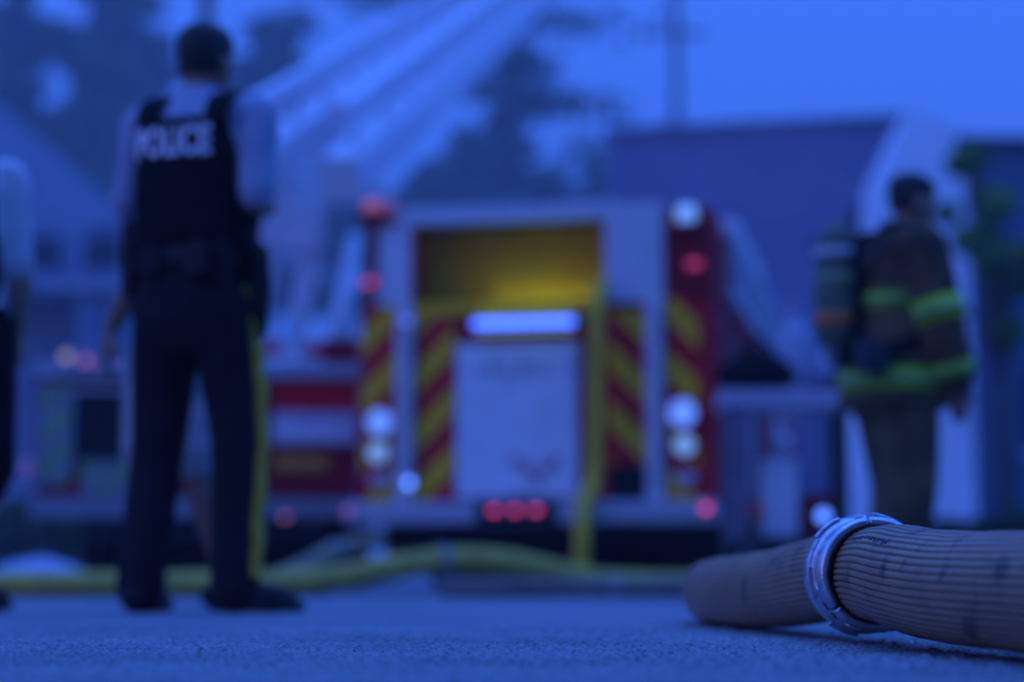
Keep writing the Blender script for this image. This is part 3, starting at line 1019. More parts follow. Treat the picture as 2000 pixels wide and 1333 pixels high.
# ---- firefighter walking to the right with breathing apparatus
def build_firefighter():
    Y = 8.24
    base = PX(1756, 1179, Y)
    yaw = math.radians(-72)          # local +y (forward) points to the photo's right, a little away
    root = empty('person', (base.x, Y, 0), yaw, 'firefighter in dark turnout coat with lime bands and air cylinder walking right', 'person')
    b = MB()
    M = head_mesh(b, (.0, .10, 1.675), .245, 0, math.radians(-6))
    sh = {-1: (-.20, .02, 1.44), 1: (.20, .02, 1.44)}
    el = {-1: (-.26, .0, 1.14), 1: (.245, .085, 1.13)}
    wr = {-1: (-.25, .10, .92), 1: (.225, .155, .89)}
    hip = {-1: (-.10, 0, .92), 1: (.10, 0, .92)}
    kn = {-1: (-.10, .07, .50), 1: (.10, .0, .50)}
    an = {-1: (-.10, .02, .10), 1: (.10, -.05, .10)}
    b.limb([(0, .0, 1.38), (0, .03, 1.48), (0, .075, 1.60)], [.075, .06, .058])
    b.torso([(.84, 0, 0, .14, .10), (1.0, 0, 0, .135, .09), (1.2, 0, .0, .145, .095), (1.34, 0, .02, .16, .10), (1.43, 0, .02, .14, .075), (1.48, 0, .03, .09, .06)])
    for s in (-1, 1):
        b.limb([sh[s], lerp(sh[s], el[s], .5), el[s]], [.052, .048, .041])
        b.limb([el[s], lerp(el[s], wr[s], .4), wr[s]], [.042, .041, .028])
        hand_mesh(b, wr[s], (0, .18, -1), (-s, .15, 0), 1, .5)
        b.limb([hip[s], lerp(hip[s], kn[s], .5), kn[s]], [.086, .076, .056])
        b.limb([kn[s], lerp(kn[s], an[s], .35), an[s]], [.056, .058, .038])
        b.limb([an[s], (an[s][0], an[s][1] + .06, .045)], [.036, .03])
    b.fuse('body', SKIN2, root, .008, 3)
    for s in (-1, 1):
        MB().ellip(M @ Vector((s * .031, .082, .012)), (.012, .009, .009), 10, 6).build('eye', LETTER, root, True)
    hair_cap(M, root)
    hd = MB()
    hd.lathe([(.062, 1.50), (.098, 1.49), (.112, 1.53), (.098, 1.585), (.078, 1.60), (.068, 1.57)], 28, (0, .055, 0))
    hd.fuse('rolled_hood', TURNOUT, root, .010, 3)
    c = MB()
    c.torso([(.80, 0, 0, .24, .215), (.90, 0, 0, .236, .215), (1.05, 0, 0, .22, .20), (1.25, 0, .01, .228, .195), (1.38, 0, .02, .228, .18), (1.46, 0, .02, .19, .13), (1.52, 0, .03, .12, .10), (1.56, 0, .04, .095, .09)], 32, 2.3)
    for s in (-1, 1):
        c.limb([lerp(sh[s], (0, 0, 1.40), .3), sh[s], lerp(sh[s], el[s], .5), el[s], lerp(el[s], wr[s], .5), lerp(el[s], wr[s], .92)], [.125, .120, .110, .100, .090, .080])
    coat = c.fuse('turnout_coat', TURNOUT, root, .012, 5)

    def band(z0, z1, sx, sy, parent, cy=0.0, ex=.008, tilt=0.0):
        for nm, mm, a0, a1, e in (('reflective_band', LIME, z0, z1, ex), ('silver_stripe', SILVER, z0 + (z1 - z0) * .36, z0 + (z1 - z0) * .64, ex + .003)):
            g = MB()
            g.torso([(a0, 0, cy, sx + e, sy + e), (a1, 0, cy, sx + e, sy + e)], 40, 2.3)
            o = g.build(nm, mm, parent, True)
            if nm == 'reflective_band':
                parent = o
    band(.865, .955, .232, .211, coat)
    band(1.20, 1.265, .224, .194, coat, .008)
    for s in (-1, 1):
        for t0, t1, rr, seg_ in ((.68, .98, .107, 'u'), (.62, .84, .092, 'l')):
            p, q = (sh[s], el[s]) if seg_ == 'u' else (el[s], wr[s])
            rb = MB().tube([lerp(p, q, t0), lerp(p, q, (t0 + t1) / 2), lerp(p, q, t1)], [rr + .006, rr + .005, rr + .003], 24).build('sleeve_band', LIME, coat, True)
            k0, k1 = t0 + (t1 - t0) * .36, t0 + (t1 - t0) * .62
            MB().tube([lerp(p, q, k0), lerp(p, q, k1)], [rr + .009, rr + .009], 24).build('silver_stripe', SILVER, rb, True)
    t = MB()
    t.torso([(.76, 0, 0, .17, .15), (.84, 0, 0, .20, .17), (.95, 0, 0, .19, .16)])
    for s in (-1, 1):
        t.limb([hip[s], lerp(hip[s], kn[s], .5), kn[s], lerp(kn[s], an[s], .5), (an[s][0], an[s][1], .13)], [.135, .132, .122, .112, .108])
    tr = t.fuse('turnout_trousers', TURNOUT, root, .012, 5)
    for s in (-1, 1):
        MB().tube([lerp(kn[s], an[s], .62), lerp(kn[s], an[s], .82)], [.119, .117], 24).build('cuff_band', LIME, tr, True)
    for s in (-1, 1):
        shoe_mesh(an[s], 0.0, .32, .14, .058).fuse('boot', BOOT, root, .010, 2)
    # breathing apparatus on the back (local -y)
    sc = empty('breathing_apparatus', parent=root)
    MB().limb([(0.0, -.262, 1.11), (0, -.266, 1.29), (0, -.25, 1.49)], [.088, .090, .086], 22, 8).build('air_cylinder', mat('cylinder_wrap', (0.15, 0.17, 0.10), (0.10, 0.12, 0.08), 0.5, 8, spec=0.2), sc, True)
    MB().lathe([(.0, -.0), (.034, .0), (.034, .05), (.0, .05)], 16, (0, -.285, .995)).build('cylinder_valve', GREY, sc, True)
    for z, mm in ((1.44, ALU), (1.33, SILVER), (1.16, mat('orange_label', (0.75, 0.16, 0.02), None, .5))):
        if z == 1.16:
            MB().torso([(z - .025, 0, -.264, .091, .0915), (z + .025, 0, -.265, .0905, .0905)], 24, 2.0).build('orange_band', mm, sc, True)
        else:
            MB().torso([(z - .014, 0, -.258, .094, .094), (z + .014, 0, -.259, .094, .094)], 24, 2.0).build('cylinder_strap', mm, sc, True)
    MB().box(-.115, .115, -.222, -.196, .98, 1.48).build('back_plate', BLACK, sc, bevel=.01)
    for s in (-1, 1):
        pth = catmull([(s * .10, -.205, 1.42), (s * .115, -.10, 1.535), (s * .12, .03, 1.545), (s * .125, .165, 1.42), (s * .12, .21, 1.22), (s * .16, .19, 1.05)], 8)
        g = MB()
        T, S, N = frames(pth)
        for i in range(len(pth) - 1):
            g.bar(pth[i], pth[i + 1], .055, .022, up=tuple(N[i]))
        g.build('shoulder_strap', BLACK, sc)
    MB().torso([(1.01, 0, 0, .226, .198), (1.065, 0, 0, .226, .198)], 32, 2.3).build('waist_strap', BLACK, sc, True)
    MB().tube(catmull([(.05, -.31, .96), (.20, -.22, 1.0), (.235, -.02, 1.08), (.20, .17, 1.20), (.06, .235, 1.30)], 8), .012, 8).build('air_line', BLACK, sc, True)
    MB().box(.14, .24, -.26, -.15, .93, 1.06).build('regulator_box', DARK, sc, bevel=.012)


build_firefighter()

# ------------------------------------------------------------------ fire engine (rear towards the camera)
def clip_poly(poly, x0, x1, z0, z1):
    def cut(P, f, t):
        out = []
        for i in range(len(P)):
            a, b = P[i], P[(i + 1) % len(P)]
            fa, fb = f(a), f(b)
            if fa >= 0:
                out.append(a)
            if fa * fb < 0:
                k = fa / (fa - fb)
                out.append((a[0] + (b[0] - a[0]) * k, a[1] + (b[1] - a[1]) * k))
        return out
    for f in (lambda p: p[0] - x0, lambda p: x1 - p[0], lambda p: p[1] - z0, lambda p: z1 - p[1]):
        poly = cut(poly, f, 0)
        if len(poly) < 3:
            return []
    return poly


def chevron(parent, x0, x1, z0, z1, y, slope, pitch=.30, m=None, phase=0.0, back=None):
    """a red backing board with yellow reflective stripes laid on it"""
    bd = boxo('chevron_board', x0, x1, y - .004, y + .02, z0, z1, back or CHRED, parent, .002)
    k = z0 - (x1 - x0) - pitch + phase
    while k < z1 + (x1 - x0) + pitch:
        def zz(x, b):
            return b + slope * (x - x0)
        P = clip_poly([(x0 - .01, zz(x0 - .01, k)), (x1 + .01, zz(x1 + .01, k)), (x1 + .01, zz(x1 + .01, k + pitch / 2)), (x0 - .01, zz(x0 - .01, k + pitch / 2))], x0 + .004, x1 - .004, z0 + .004, z1 - .004)
        if P:
            n = len(P)
            v = [(p[0], y - .0075, p[1]) for p in P] + [(p[0], y - .0035, p[1]) for p in P]
            f = [tuple(range(n)), tuple(reversed(range(n, 2 * n)))] + [(i, (i + 1) % n, n + (i + 1) % n, n + i) for i in range(n)]
            MB().add(v, f).build('chevron_stripe', m or YEL, bd)
        k += pitch


def wheel(parent, c, r=.50, w=.30, name='wheel'):
    t = MB().lathe([(r * .60, -w / 2), (r * .92, -w / 2), (r, -w / 2 + .05), (r, w / 2 - .05), (r * .92, w / 2), (r * .60, w / 2)], 40, c, 'x').build(name, BLACK, parent, True)
    MB().lathe([(.03, -w * .30), (r * .60, -w * .42), (r * .60, w * .42), (.03, w * .30)], 28, c, 'x').build('rim', GREY, t, True)
    return t


def lamp(parent, name, x, z, w, h, color, L, y=-.03, shape='box', body=ALU):
    """housing with a lit lens"""
    b = MB().box(x - w / 2 - .012, x + w / 2 + .012, y, y + .04, z - h / 2 - .012, z + h / 2 + .012).build(name, body, parent, bevel=.008)
    m = emit(name + '_glow', color, L)
    if shape == 'box':
        g = MB().box(x - w / 2, x + w / 2, y - .012, y - .0005, z - h / 2, z + h / 2).build('lens', m, b, bevel=.005)
    else:
        g = MB().lathe([(.001, -.016), (w / 2 * .8, -.012), (w / 2, -.0005), (.001, -.0005)], 20, (x, y, z), 'y').build('lens', m, b, True)
    return b


def build_engine():
    S = 288.0
    o0 = PX(1048, 1125, 13.5)
    root = empty('fire_engine', (o0.x, 13.5, 0), math.radians(-11.5), 'red and white fire engine seen from behind with yellow chevrons and lit warning lamps', 'fire engine')
    R_ = root
    # lower body behind the rear face
    boxo('body', -1.22, 1.22, .06, 5.4, .62, 1.90, RED, R_)
    boxo('chassis', -.9, .9, .30, 8.2, .42, .617, DARK, R_)
    boxo('underride_guard', -1.1, 1.1, .05, .14, .30, .44, BLACK, R_)
    # upper side walls of the hose bed
    boxo('hose_bed_wall', -1.21, -.89, .05, 5.4, 1.905, 2.62, RED, R_)
    boxo('hose_bed_wall', .47, 1.21, .05, 5.4, 1.905, 2.60, RED, R_)
    boxo('hose_bed_floor', -.885, .465, .05, 5.3, 1.905, 1.95, RUST, R_)
    boxo('glow_board', -.885, .465, .25, .27, 1.955, 2.54, RUST, R_)  # board added just behind the hidden emitter to catch its amber glow
    boxo('bed_lip', -.885, .465, .02, .05, 1.90, 1.995, YEL, R_)  # yellow colour stands in for amber glow on the lip
    boxo('hose_bed_cover', -.95, .53, .03, 5.4, 2.625, 2.665, ALU, R_)
    boxo('cover_beam', -.885, .465, .02, .10, 2.545, 2.62, ALU, R_)
    # light metal facing panels of the upper rear
    boxo('upper_panel', -1.13, -.893, .015, .048, 1.98, 2.64, ALU, R_)
    boxo('upper_panel', .473, .875, .015, .048, 1.96, 2.64, ALU, R_)
    for x0, x1 in ((-1.21, -1.135), (.88, 1.21)):
        boxo('corner_post', x0, x1, .02, .048, 1.98, 2.58, DRED, R_)
    # rear uprights / grab rails
    for x0, x1 in ((-.985, -.872), (.752, .868)):
        boxo('rear_upright', x0, x1, -.02, .05, .60, 1.975, ALU, R_)
    for x in (-.93, .81):
        g = MB().tube(catmull([(x, -.02, .80), (x, -.085, .84), (x, -.085, 1.85), (x, -.02, 1.89)], 6), .018, 10)
        g.build('grab_rail', ALU, R_, True)
    chevron(R_, -1.245, -.99, .61, 1.975, .03, 1.0, .40, phase=.05)
    chevron(R_, .872, 1.11, .61, 2.02, .03, -1.0, .40, phase=.28)
    chevron(R_, -.868, -.575, .61, 1.90, .03, 1.0, .40, phase=.22)
    chevron(R_, .485, .748, .86, 1.90, .03, -1.0, .40, phase=.12)
    boxo('corner_panel', 1.113, 1.215, .03, .055, .61, 2.02, RED, R_)
    boxo('pump_recess', .485, .748, .035, .055, .61, .855, BLACK, R_)
    # pale roll-up door in the middle
    dr = boxo('rear_door', -.56, .285, .0, .055, .64, 1.695, WHITE, R_, .004)
    n = 9
    for k in range(n):
        z0 = .655 + (1.68 - .655) * k / n
        boxo('door_slat', -.545, .27, -.006, -.0005, z0 + .003, z0 + (1.68 - .655) / n - .003, WHITE, dr, .002)
    boxo('door_handle', -.20, -.06, -.03, -.008, .675, .70, ALU, dr, .006)
    gm = mat('faded_grey_print', (0.33, 0.31, 0.27), (0.26, 0.25, 0.22), 0.6, 30)
    rm = mat('faded_red_print', (0.45, 0.20, 0.22), (0.36, 0.15, 0.17), 0.6, 30)
    x = -.42
    for w_ in (.055, .06, .045, .06, .06, .05, .06, .055, 0, 0, .05, .06):
        if w_ == 0:
            x += .045
            continue
        z0, z1 = 1.455, 1.57
        g = MB()
        for _ in range(4):                      # illegible worn print: scattered flakes of paint
            xa = x + w_ * random.uniform(0, .55)
            za_ = random.uniform(z0, z1 - .05)
            g.box(xa, xa + w_ * random.uniform(.3, .45), -.0095 - .0004 * _, -.0065, za_, za_ + random.uniform(.025, .05))
        g.build('worn_print', gm, dr)
        x += w_ + .014
    em = MB()
    for s in (-1, 1):
        em.add([(.0 + s * .0, -.0095, .83), (.0 + s * .17, -.0095, .935), (.0 + s * .165, -.0095, .87), (.0 + s * .05, -.0095, .79)], [(0, 1, 2, 3)])
    em.box(-.035, .035, -.0095, -.0068, .71, .79)
    em.build('worn_emblem', rm, dr)
    # tail board
    tb = boxo('tail_board', -1.24, 1.24, -.36, .045, .455, .60, PLATE, R_, .012)
    boxo('kick_plate', -1.1, 1.1, -.365, -.361, .47, .585, PLATE, tb, .0)
    boxo('lamp_plate', -.34, .21, -.372, -.366, .462, .595, BLACK, tb, .0)  # black backing added so the blurred red lamps get a darker surround
    # warning lamps
    blk = DARK
    LR = (0.23, 0.001, 0.008)
    WC = (0.105, 0.235, 0.52)
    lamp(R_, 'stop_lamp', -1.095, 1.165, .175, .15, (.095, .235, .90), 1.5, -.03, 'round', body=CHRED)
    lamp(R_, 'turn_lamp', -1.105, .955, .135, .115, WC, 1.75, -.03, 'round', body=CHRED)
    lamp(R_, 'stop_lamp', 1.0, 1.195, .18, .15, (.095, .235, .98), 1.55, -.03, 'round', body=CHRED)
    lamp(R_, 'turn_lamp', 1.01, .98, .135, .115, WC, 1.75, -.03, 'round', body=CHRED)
    lamp(R_, 'glow_reflector', -1.09, .77, .10, .055, (.03, .05, .25), .6, -.03)  # blue reflectors, given a faint glow in their material
    lamp(R_, 'glow_reflector', 1.015, .76, .10, .055, (.03, .05, .25), .6, -.03)
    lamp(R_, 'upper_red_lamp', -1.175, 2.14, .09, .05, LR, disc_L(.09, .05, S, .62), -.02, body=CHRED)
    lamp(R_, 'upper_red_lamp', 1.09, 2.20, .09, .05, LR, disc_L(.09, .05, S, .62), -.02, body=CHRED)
    lamp(R_, 'step_lamp', -.88, .745, .05, .05, (.085, .22, 1.0), disc_L(.05, .05, S, .85), -.05, 'round')
    lamp(R_, 'scene_lamp', -.895, 1.86, .05, .05, (.045, .07, .42), disc_L(.05, .05, S, .62), -.05, 'round')
    for x in (-.205, -.065, .075):
        lamp(R_, 'marker_lamp', x, .54, .05, .03, LR, disc_L(.05, .03, S, .62), -.41, 'box')
    lamp(R_, 'marker_lamp', 1.19, .545, .05, .03, LR, disc_L(.05, .03, S, .70), -.41, 'box')
    lamp(R_, 'marker_lamp', -1.20, .54, .05, .03, LR, disc_L(.05, .03, S, .15), -.41, 'box')
    # rotating beacons on short masts
    for x, z, col, L in ((-1.17, 2.72, (.14, .035, .045), disc_L(.09, .09, S, 1.0)), (1.035, 2.57, (.095, .235, .66), 1.9)):
        bc = MB().lathe([(.001, 0), (.085, 0), (.085, .045), (.001, .045)], 20, (x, .0, z - .13)).build('beacon', DRED, R_, True)
        rd = .055 if x < 0 else .066
        MB().lathe([(.001, .0), (rd, .0), (rd, rd * 1.3), (rd * .75, rd * 1.75), (.001, rd * 1.85)], 20, (x, .0, z - .083)).build('dome', emit('beacon_glow', col, L), bc, True)
        if x < 0:
            MB().lathe([(.001, .0), (.05, .0), (.05, .07), (.03, .09), (.001, .095)], 20, (x + .12, .0, z - .085)).build('dome', emit('red_beacon_glow', (.12, .002, .01), .9), bc, True)
            MB().box(x - .07, x + .18, -.03, .06, z - .17, z - .131).build('mast', DRED, bc)
        else:
            MB().box(x - .13, x + .10, -.03, .06, z - .17, z - .131).build('mast', DRED, bc)
    for x in (-1.17, 1.13):
        boxo('beacon_post', x - .035, x + .035, .0, .05, 2.2 if x < 0 else 2.23, 2.55 if x < 0 else 2.40, DRED, R_)
    # traffic advisor bar: eight bright modules
    bar = boxo('light_bar', -.43, .29, -.075, -.005, 1.775, 1.875, DARK, R_, .01)
    mb_ = emit('light_bar_glow', (.064, .19, 1.5), 3.0)
    for k in range(8):
        x = -.385 + k * .0885
        MB().box(x - .041, x + .041, -.0795, -.0755, 1.800, 1.850).build('light_module', mb_, bar)
    # hidden amber emitter added behind the lip to give the bed its glow
    wl = boxo('added_bed_lamp', -.36, .38, .12, .18, 1.951, 1.965, DARK, R_, .003)
    MB().box(-.33, .35, .125, .175, 1.9655, 1.975).build('added_amber_lens', emit('amber_glow', (.50, .92, .002), 12.0), wl)
    MB().box(-.40, .26, -.055, -.030, 1.8755, 1.880).build('amber_strip', emit('amber_strip_glow', (.50, .95, .004), 2.0), bar)  # strips added above and below the bar to spill amber glow
    MB().box(-.40, .26, -.070, -.055, 1.7695, 1.7745).build('amber_strip', emit('amber_strip_glow', (.50, .95, .004), 1.2), bar)
    # small dark unlit housing beside the hanging hose
    wl2 = boxo('unlit_side_housing', .33, .40, -.06, -.02, 1.80, 1.88, DARK, R_, .005)
    # right side: compartments, ladder rack, pump panel
    for k, (y0, y1) in enumerate(((.25, 1.5), (1.6, 3.1), (3.2, 4.4))):
        c_ = boxo('side_compartment_door', 1.224, 1.235, y0, y1, .75, 1.80, DRED if k != 1 else GREY, R_, .004)
        boxo('door_handle', 1.237, 1.255, y0 + .1, y0 + .3, 1.25, 1.28, ALU, c_, .004)
    for z in (1.98, 2.44):
        pass
    ld = empty('stowed_ladder', (0, 0, 0), parent=R_)
    for z in (2.06, 2.46):
        MB().bar((1.30, .35, z), (1.30, 5.2, z), .05, .085).build('rail', ALU, ld)
    for k in range(15):
        y = .5 + k * .32
        MB().tube([(1.30, y, 2.06), (1.30, y, 2.46)], .018, 8).build('rung', ALU, ld, True)
    boxo('ladder_bracket', 1.212, 1.33, 1.0, 1.08, 2.0, 2.52, ALU, R_)
    boxo('ladder_bracket', 1.212, 1.33, 4.2, 4.28, 2.0, 2.52, ALU, R_)
    boxo('top_locker', .72, 1.21, 2.0, 4.6, 2.605, 2.86, WHITE, R_, .02)
    boxo('pump_panel', -1.24, 1.24, 5.41, 6.2, .62, 2.55, ALU, R_)
    for k in range(4):
        MB().lathe([(.001, 0), (.075, 0), (.075, .10), (.001, .10)], 16, (1.24, 5.55 + (k % 2) * .4, 1.0 + (k // 2) * .35), 'x').build('discharge_outlet', STEEL, R_, True)
    cab = boxo('cab', -1.22, 1.22, 6.25, 8.9, .60, 2.75, RED, R_, .08)
    for y0, y1 in ((6.45, 7.3), (7.5, 8.5)):
        for x0, x1 in ((1.222, 1.23), (-1.23, -1.222)):
            boxo('side_window', x0, x1, y0, y1, 1.75, 2.4, GLASS, cab, .0)
    boxo('roof_light_bar', -.9, .9, 7.6, 7.9, 2.76, 2.90, WHITE, cab, .03)
    for x in (-1.0, 1.0):
        for y in (1.9, 7.4):
            wheel(R_, (x, y, .50))
    for x in (-.66, .66):
        wheel(R_, (x, 1.9, .50))
    for x in (-1.0, 1.0):
        boxo('mud_flap', x - .3, x + .3, .95, .97, .12, .62, BLACK, R_, .0)
    boxo('underbody_shade_sheet', -1.15, 1.15, 2.6, 2.65, .06, .61, BLACK, R_, .0)  # black sheet added in place of the shade under the engine
    return root


engine = build_engine()


# ---- the line pulled from the hose bed
def hanging_hose():
    o0 = engine.location
    a = math.radians(-11.5)
    Mx = Matrix.Translation((o0.x, 13.5, 0)) @ Matrix.Rotation(a, 4, 'Z')
    h = empty('hanging_hose', Mx @ Vector((.455, -.1, 0)), a, 'yellow hose line hanging down from the hose bed to the ground', 'hose')
    MB().tube(catmull([(.0, .24, 2.03), (.0, .18, 2.06), (-.005, .08, 2.06), (-.008, -.06, 1.85), (-.02, -.05, 1.3), (-.035, -.10, .75), (-.05, -.34, .60), (-.055, -.42, .40), (-.06, -.44, .16), (-.03, -.52, .055), (.12, -.70, .045), (.6, -.95, .045), (1.4, -1.1, .045)], 8), .050, 14).build('jacket', mat('bright_yellow_hose_jacket', (0.80, 0.52, 0.02), (0.66, 0.42, 0.02), 0.8, 9), h, True)
    MB().lathe([(.035, 0), (.052, 0), (.052, .09), (.035, .09)], 20, (-.008, -.055, 1.70)).build('coupling', STEEL, h, True)


hanging_hose()


def ground_hose(name, pts, r, m, label, per=10):
    c = Vector((pts[0][0], pts[0][1], 0))
    root = empty(name, c, 0, label, 'hose')
    P = [tuple(Vector(p) - c) for p in pts]
    MB().tube(catmull(P, per), r, 16).build('jacket', m, root, True)
    q = catmull(P, per)
    k = len(q) // 2
    MB().tube([q[k], q[k + 1]], r * 1.25, 18).build('coupling', GREY, root, True)
    return root


def gp(px, Y, z):
    p = PX(px, 1125, Y)
    return (p.x, Y, z)


ground_hose('ground_hose', [gp(-500, 10.5, .07), gp(-100, 10.4, .07), gp(150, 10.3, .07), gp(350, 10.4, .07), gp(520, 10.5, .075), gp(650, 10.6, .10), gp(760, 10.7, .155), gp(860, 10.8, .195), gp(950, 10.9, .20), gp(1040, 11.0, .165), gp(1120, 11.1, .11), gp(1200, 11.2, .078), gp(1320, 11.4, .07), gp(1500, 11.7, .07), gp(1800, 12, .07)], .068, YHOSE,
            'yellow hose snaking across the road, humped up behind the engine tail board')
ground_hose('ground_hose', [gp(420, 10.85, .06), gp(520, 10.95, .08), gp(590, 11.6, .16), gp(650, 12.3, .26), gp(720, 13.0, .34), gp(760, 13.9, .36), gp(790, 14.6, .36)], .055, THOSE,
            'dark tan hose rising from the road to under the engine')
ground_hose('ground_hose', [gp(860, 10.45, .05), gp(960, 10.40, .05), gp(1080, 10.4, .052), gp(1200, 10.3, .052), gp(1340, 10.2, .052), gp(1600, 10.0, .052), gp(2000, 9.8, .052)], .05, mat('grey_hose_jacket', (0.22, 0.18, 0.14), (0.15, 0.12, 0.10), .85, 9),
            'pale grey hose lying flat on the road right of the hump')
ground_hose('ground_hose', [gp(-400, 11.1, .055), gp(0, 11.0, .055), gp(200, 10.9, .055), gp(360, 10.95, .055), gp(480, 10.9, .055), gp(640, 10.75 + .5, .055)], .052, THOSE,
            'tan hose running beside the yellow hose at left')


# ------------------------------------------------------------------ aerial ladder truck (left, beyond the officer)
def build_ladder_truck():
    Y0 = 15.2
    s = F / Y0
    c = PX(385, 1125, Y0)
    root = empty('ladder_truck', (c.x, Y0, 0), math.radians(3), 'aerial ladder truck with raised white ladder, partly hidden by the officer', 'fire truck')
    def zx(py):
        return CAMZ + (1125 - py) / s
    boxo('rear_body', -1.24, 1.20, .06, 3.2, .66, 1.62, DRED, root)
    boxo('deck', -1.25, 1.22, .0, 7.5, 1.625, 1.74, PLATE, root)
    boxo('frame', -.9, .9, .2, 9, .40, .655, DARK, root)
    boxo('side_body', -1.24, 1.20, 3.3, 6.4, .66, 1.62, RED, root)
    cab = boxo('cab', -1.22, 1.2, 6.6, 9.4, .6, 2.7, RED, root, .08)
    for x0, x1 in ((1.202, 1.21), (-1.23, -1.222)):
        boxo('side_window', x0, x1, 7.0, 8.8, 1.7, 2.35, GLASS, cab, 0)
    boxo('rear_bumper', -1.25, 1.22, -.10, .05, .55, .70, GREY, root)
    # rear face bands, right half (seen between the officer and the engine)
    boxo('red_panel', .55, 1.20, .035, .058, 1.37, 1.61, CHRED, root)
    boxo('white_band', .55, 1.20, .03, .058, 1.12, 1.365, mat('lavender_white_film', (.60, .55, .62), (.5, .46, .52), .5, 9), root)
    boxo('pale_plate', .60, 1.12, .02, .029, 1.15, 1.25, WHITE, root)
    boxo('lower_red_panel', .55, 1.20, .035, .058, .73, 1.115, DRED, root)
    boxo('orange_plate', .56, .98, .02, .034, .92, 1.03, mat('orange_reflector', (.75, .30, .02), (.6, .24, .02), .5, 20), root)
    # left half with lime chevrons and a dark locker
    chevron(root, -1.22, -.98, .80, 1.58, .035, 1.0, .26, DLIME, 0, GREY)
    chevron(root, -.90, -.45, .72, .98, .035, 1.0, .26, DLIME, 0, GREY)
    lk = boxo('locker_recess', -.97, -.58, .03, .058, .99, 1.52, BLACK, root)
    boxo('locker_frame', -.99, -.56, .036, .05, .985, 1.55, ALU, root)
    boxo('middle_door', -.44, .54, .03, .058, .72, 1.6, DRED, root)
    # rear lamps
    lamp(root, 'turn_lamp', -1.015, 1.775, .07, .07, (.16, .12, .01), disc_L(.07, .07, s, .62, 46), -.05, 'round')
    lamp(root, 'tail_lamp', -.865, 1.745, .06, .06, (.16, .015, .025), disc_L(.06, .06, s, .55, 46), -.05, 'round')
    lamp(root, 'tail_lamp', -.72, 1.735, .05, .04, (.22, .002, .006), disc_L(.05, .04, s, .75, 46), -.05, 'round')
    lamp(root, 'marker_lamp', .665, .555, .04, .02, (.3, .06, .02), disc_L(.04, .02, s, .10, 46), -.13)
    lamp(root, 'marker_lamp', -1.35 + .05, .93, .05, .09, (.35, .02, .02), .35, .0)
    for x in (-1.0, 1.0):
        for y in (2.1, 7.9):
            wheel(root, (x, y, .5))
    boxo('underbody_shade_sheet', -1.15, 1.15, 2.8, 2.85, .06, .65, BLACK, root, .0)  # added black sheet, stands for underbody shade
    # turntable and pedestal
    MB().lathe([(.001, 0), (.62, 0), (.62, .12), (.001, .12)], 36, (.62, 1.2, 1.742)).build('turntable', ALU, root, True)
    pd = MB()
    for dx in (-.16, .18):
        pd.bar((.44 + dx, .95, 1.84), (.66 + dx, 1.05, 3.05), .15, .26)
    pd.bar((.60, 1.0, 2.75), (.74, 1.1, 3.50), .46, .36)
    pd.build('pedestal', WHITE, root, bevel=.02)
    cy = MB()
    cy.tube([(.95, 1.2, 1.85), (1.10, 2.6, 3.15)], .07, 12)
    cy.build('lift_cylinder', ALU, root, True)
    boxo('control_box', .05, .32, .6, .9, 1.86, 2.35, GREY, root)
    boxo('tool_chest', .92, 1.2, .15, .9, 1.742, 1.95, DRED, root)
    # aerial ladder: base rails, hand rails, rungs and lattice
    inv = root.matrix_basis.inverted()
    A0 = PX(640, 292, 16.4); A1 = PX(985, 12, 30.5)
    dr = (A1 - A0).normalized()
    A0 = A0 - dr * 1.6
    L = 34.0
    side = dr.cross(Vector((0, 0, 1))).normalized()
    nrm = side.cross(dr).normalized()
    if nrm.z < 0:
        nrm = -nrm
    inv = (Matrix.Translation(root.location) @ Matrix.Rotation(math.radians(3), 4, 'Z')).inverted()
    def at(t, sx, n):
        return inv @ (A0 + dr * t + side * sx + nrm * n)
    la = empty('aerial_ladder', parent=root)
    for sx in (-.40, .40):
        MB().bar(at(0, sx, 0), at(L, sx, 0), .28, .34, up=nrm).build('base_rail', WHITE, la)
        MB().bar(at(.2, sx, .50), at(L, sx, .50), .10, .12, up=nrm).build('hand_rail', WHITE, la)
    # inner fly section
    for sx in (-.36, .36):
        MB().bar(at(1.5, sx, .10), at(L + 3, sx, .10), .06, .12, up=nrm).build('fly_rail', ALU, la)
        MB().bar(at(1.5, sx, .42), at(L + 3, sx, .42), .045, .06, up=nrm).build('fly_rail', ALU, la)
    rung = None
    t = .3
    while t < 26:
        MB().tube([at(t, -.42, .02), at(t, .42, .02)], .022, 8).build('rung', ALU, la, True)
        t += .36
    t, up_ = .2, 0
    while t < 26:
        for sx in (-.40, .40):
            MB().bar(at(t, sx, .10 if up_ else .46), at(t + .75, sx, .46 if up_ else .10), .06, .06).build('lattice_brace', WHITE, la)
        t += .75
        up_ ^= 1
    return root


build_ladder_truck()


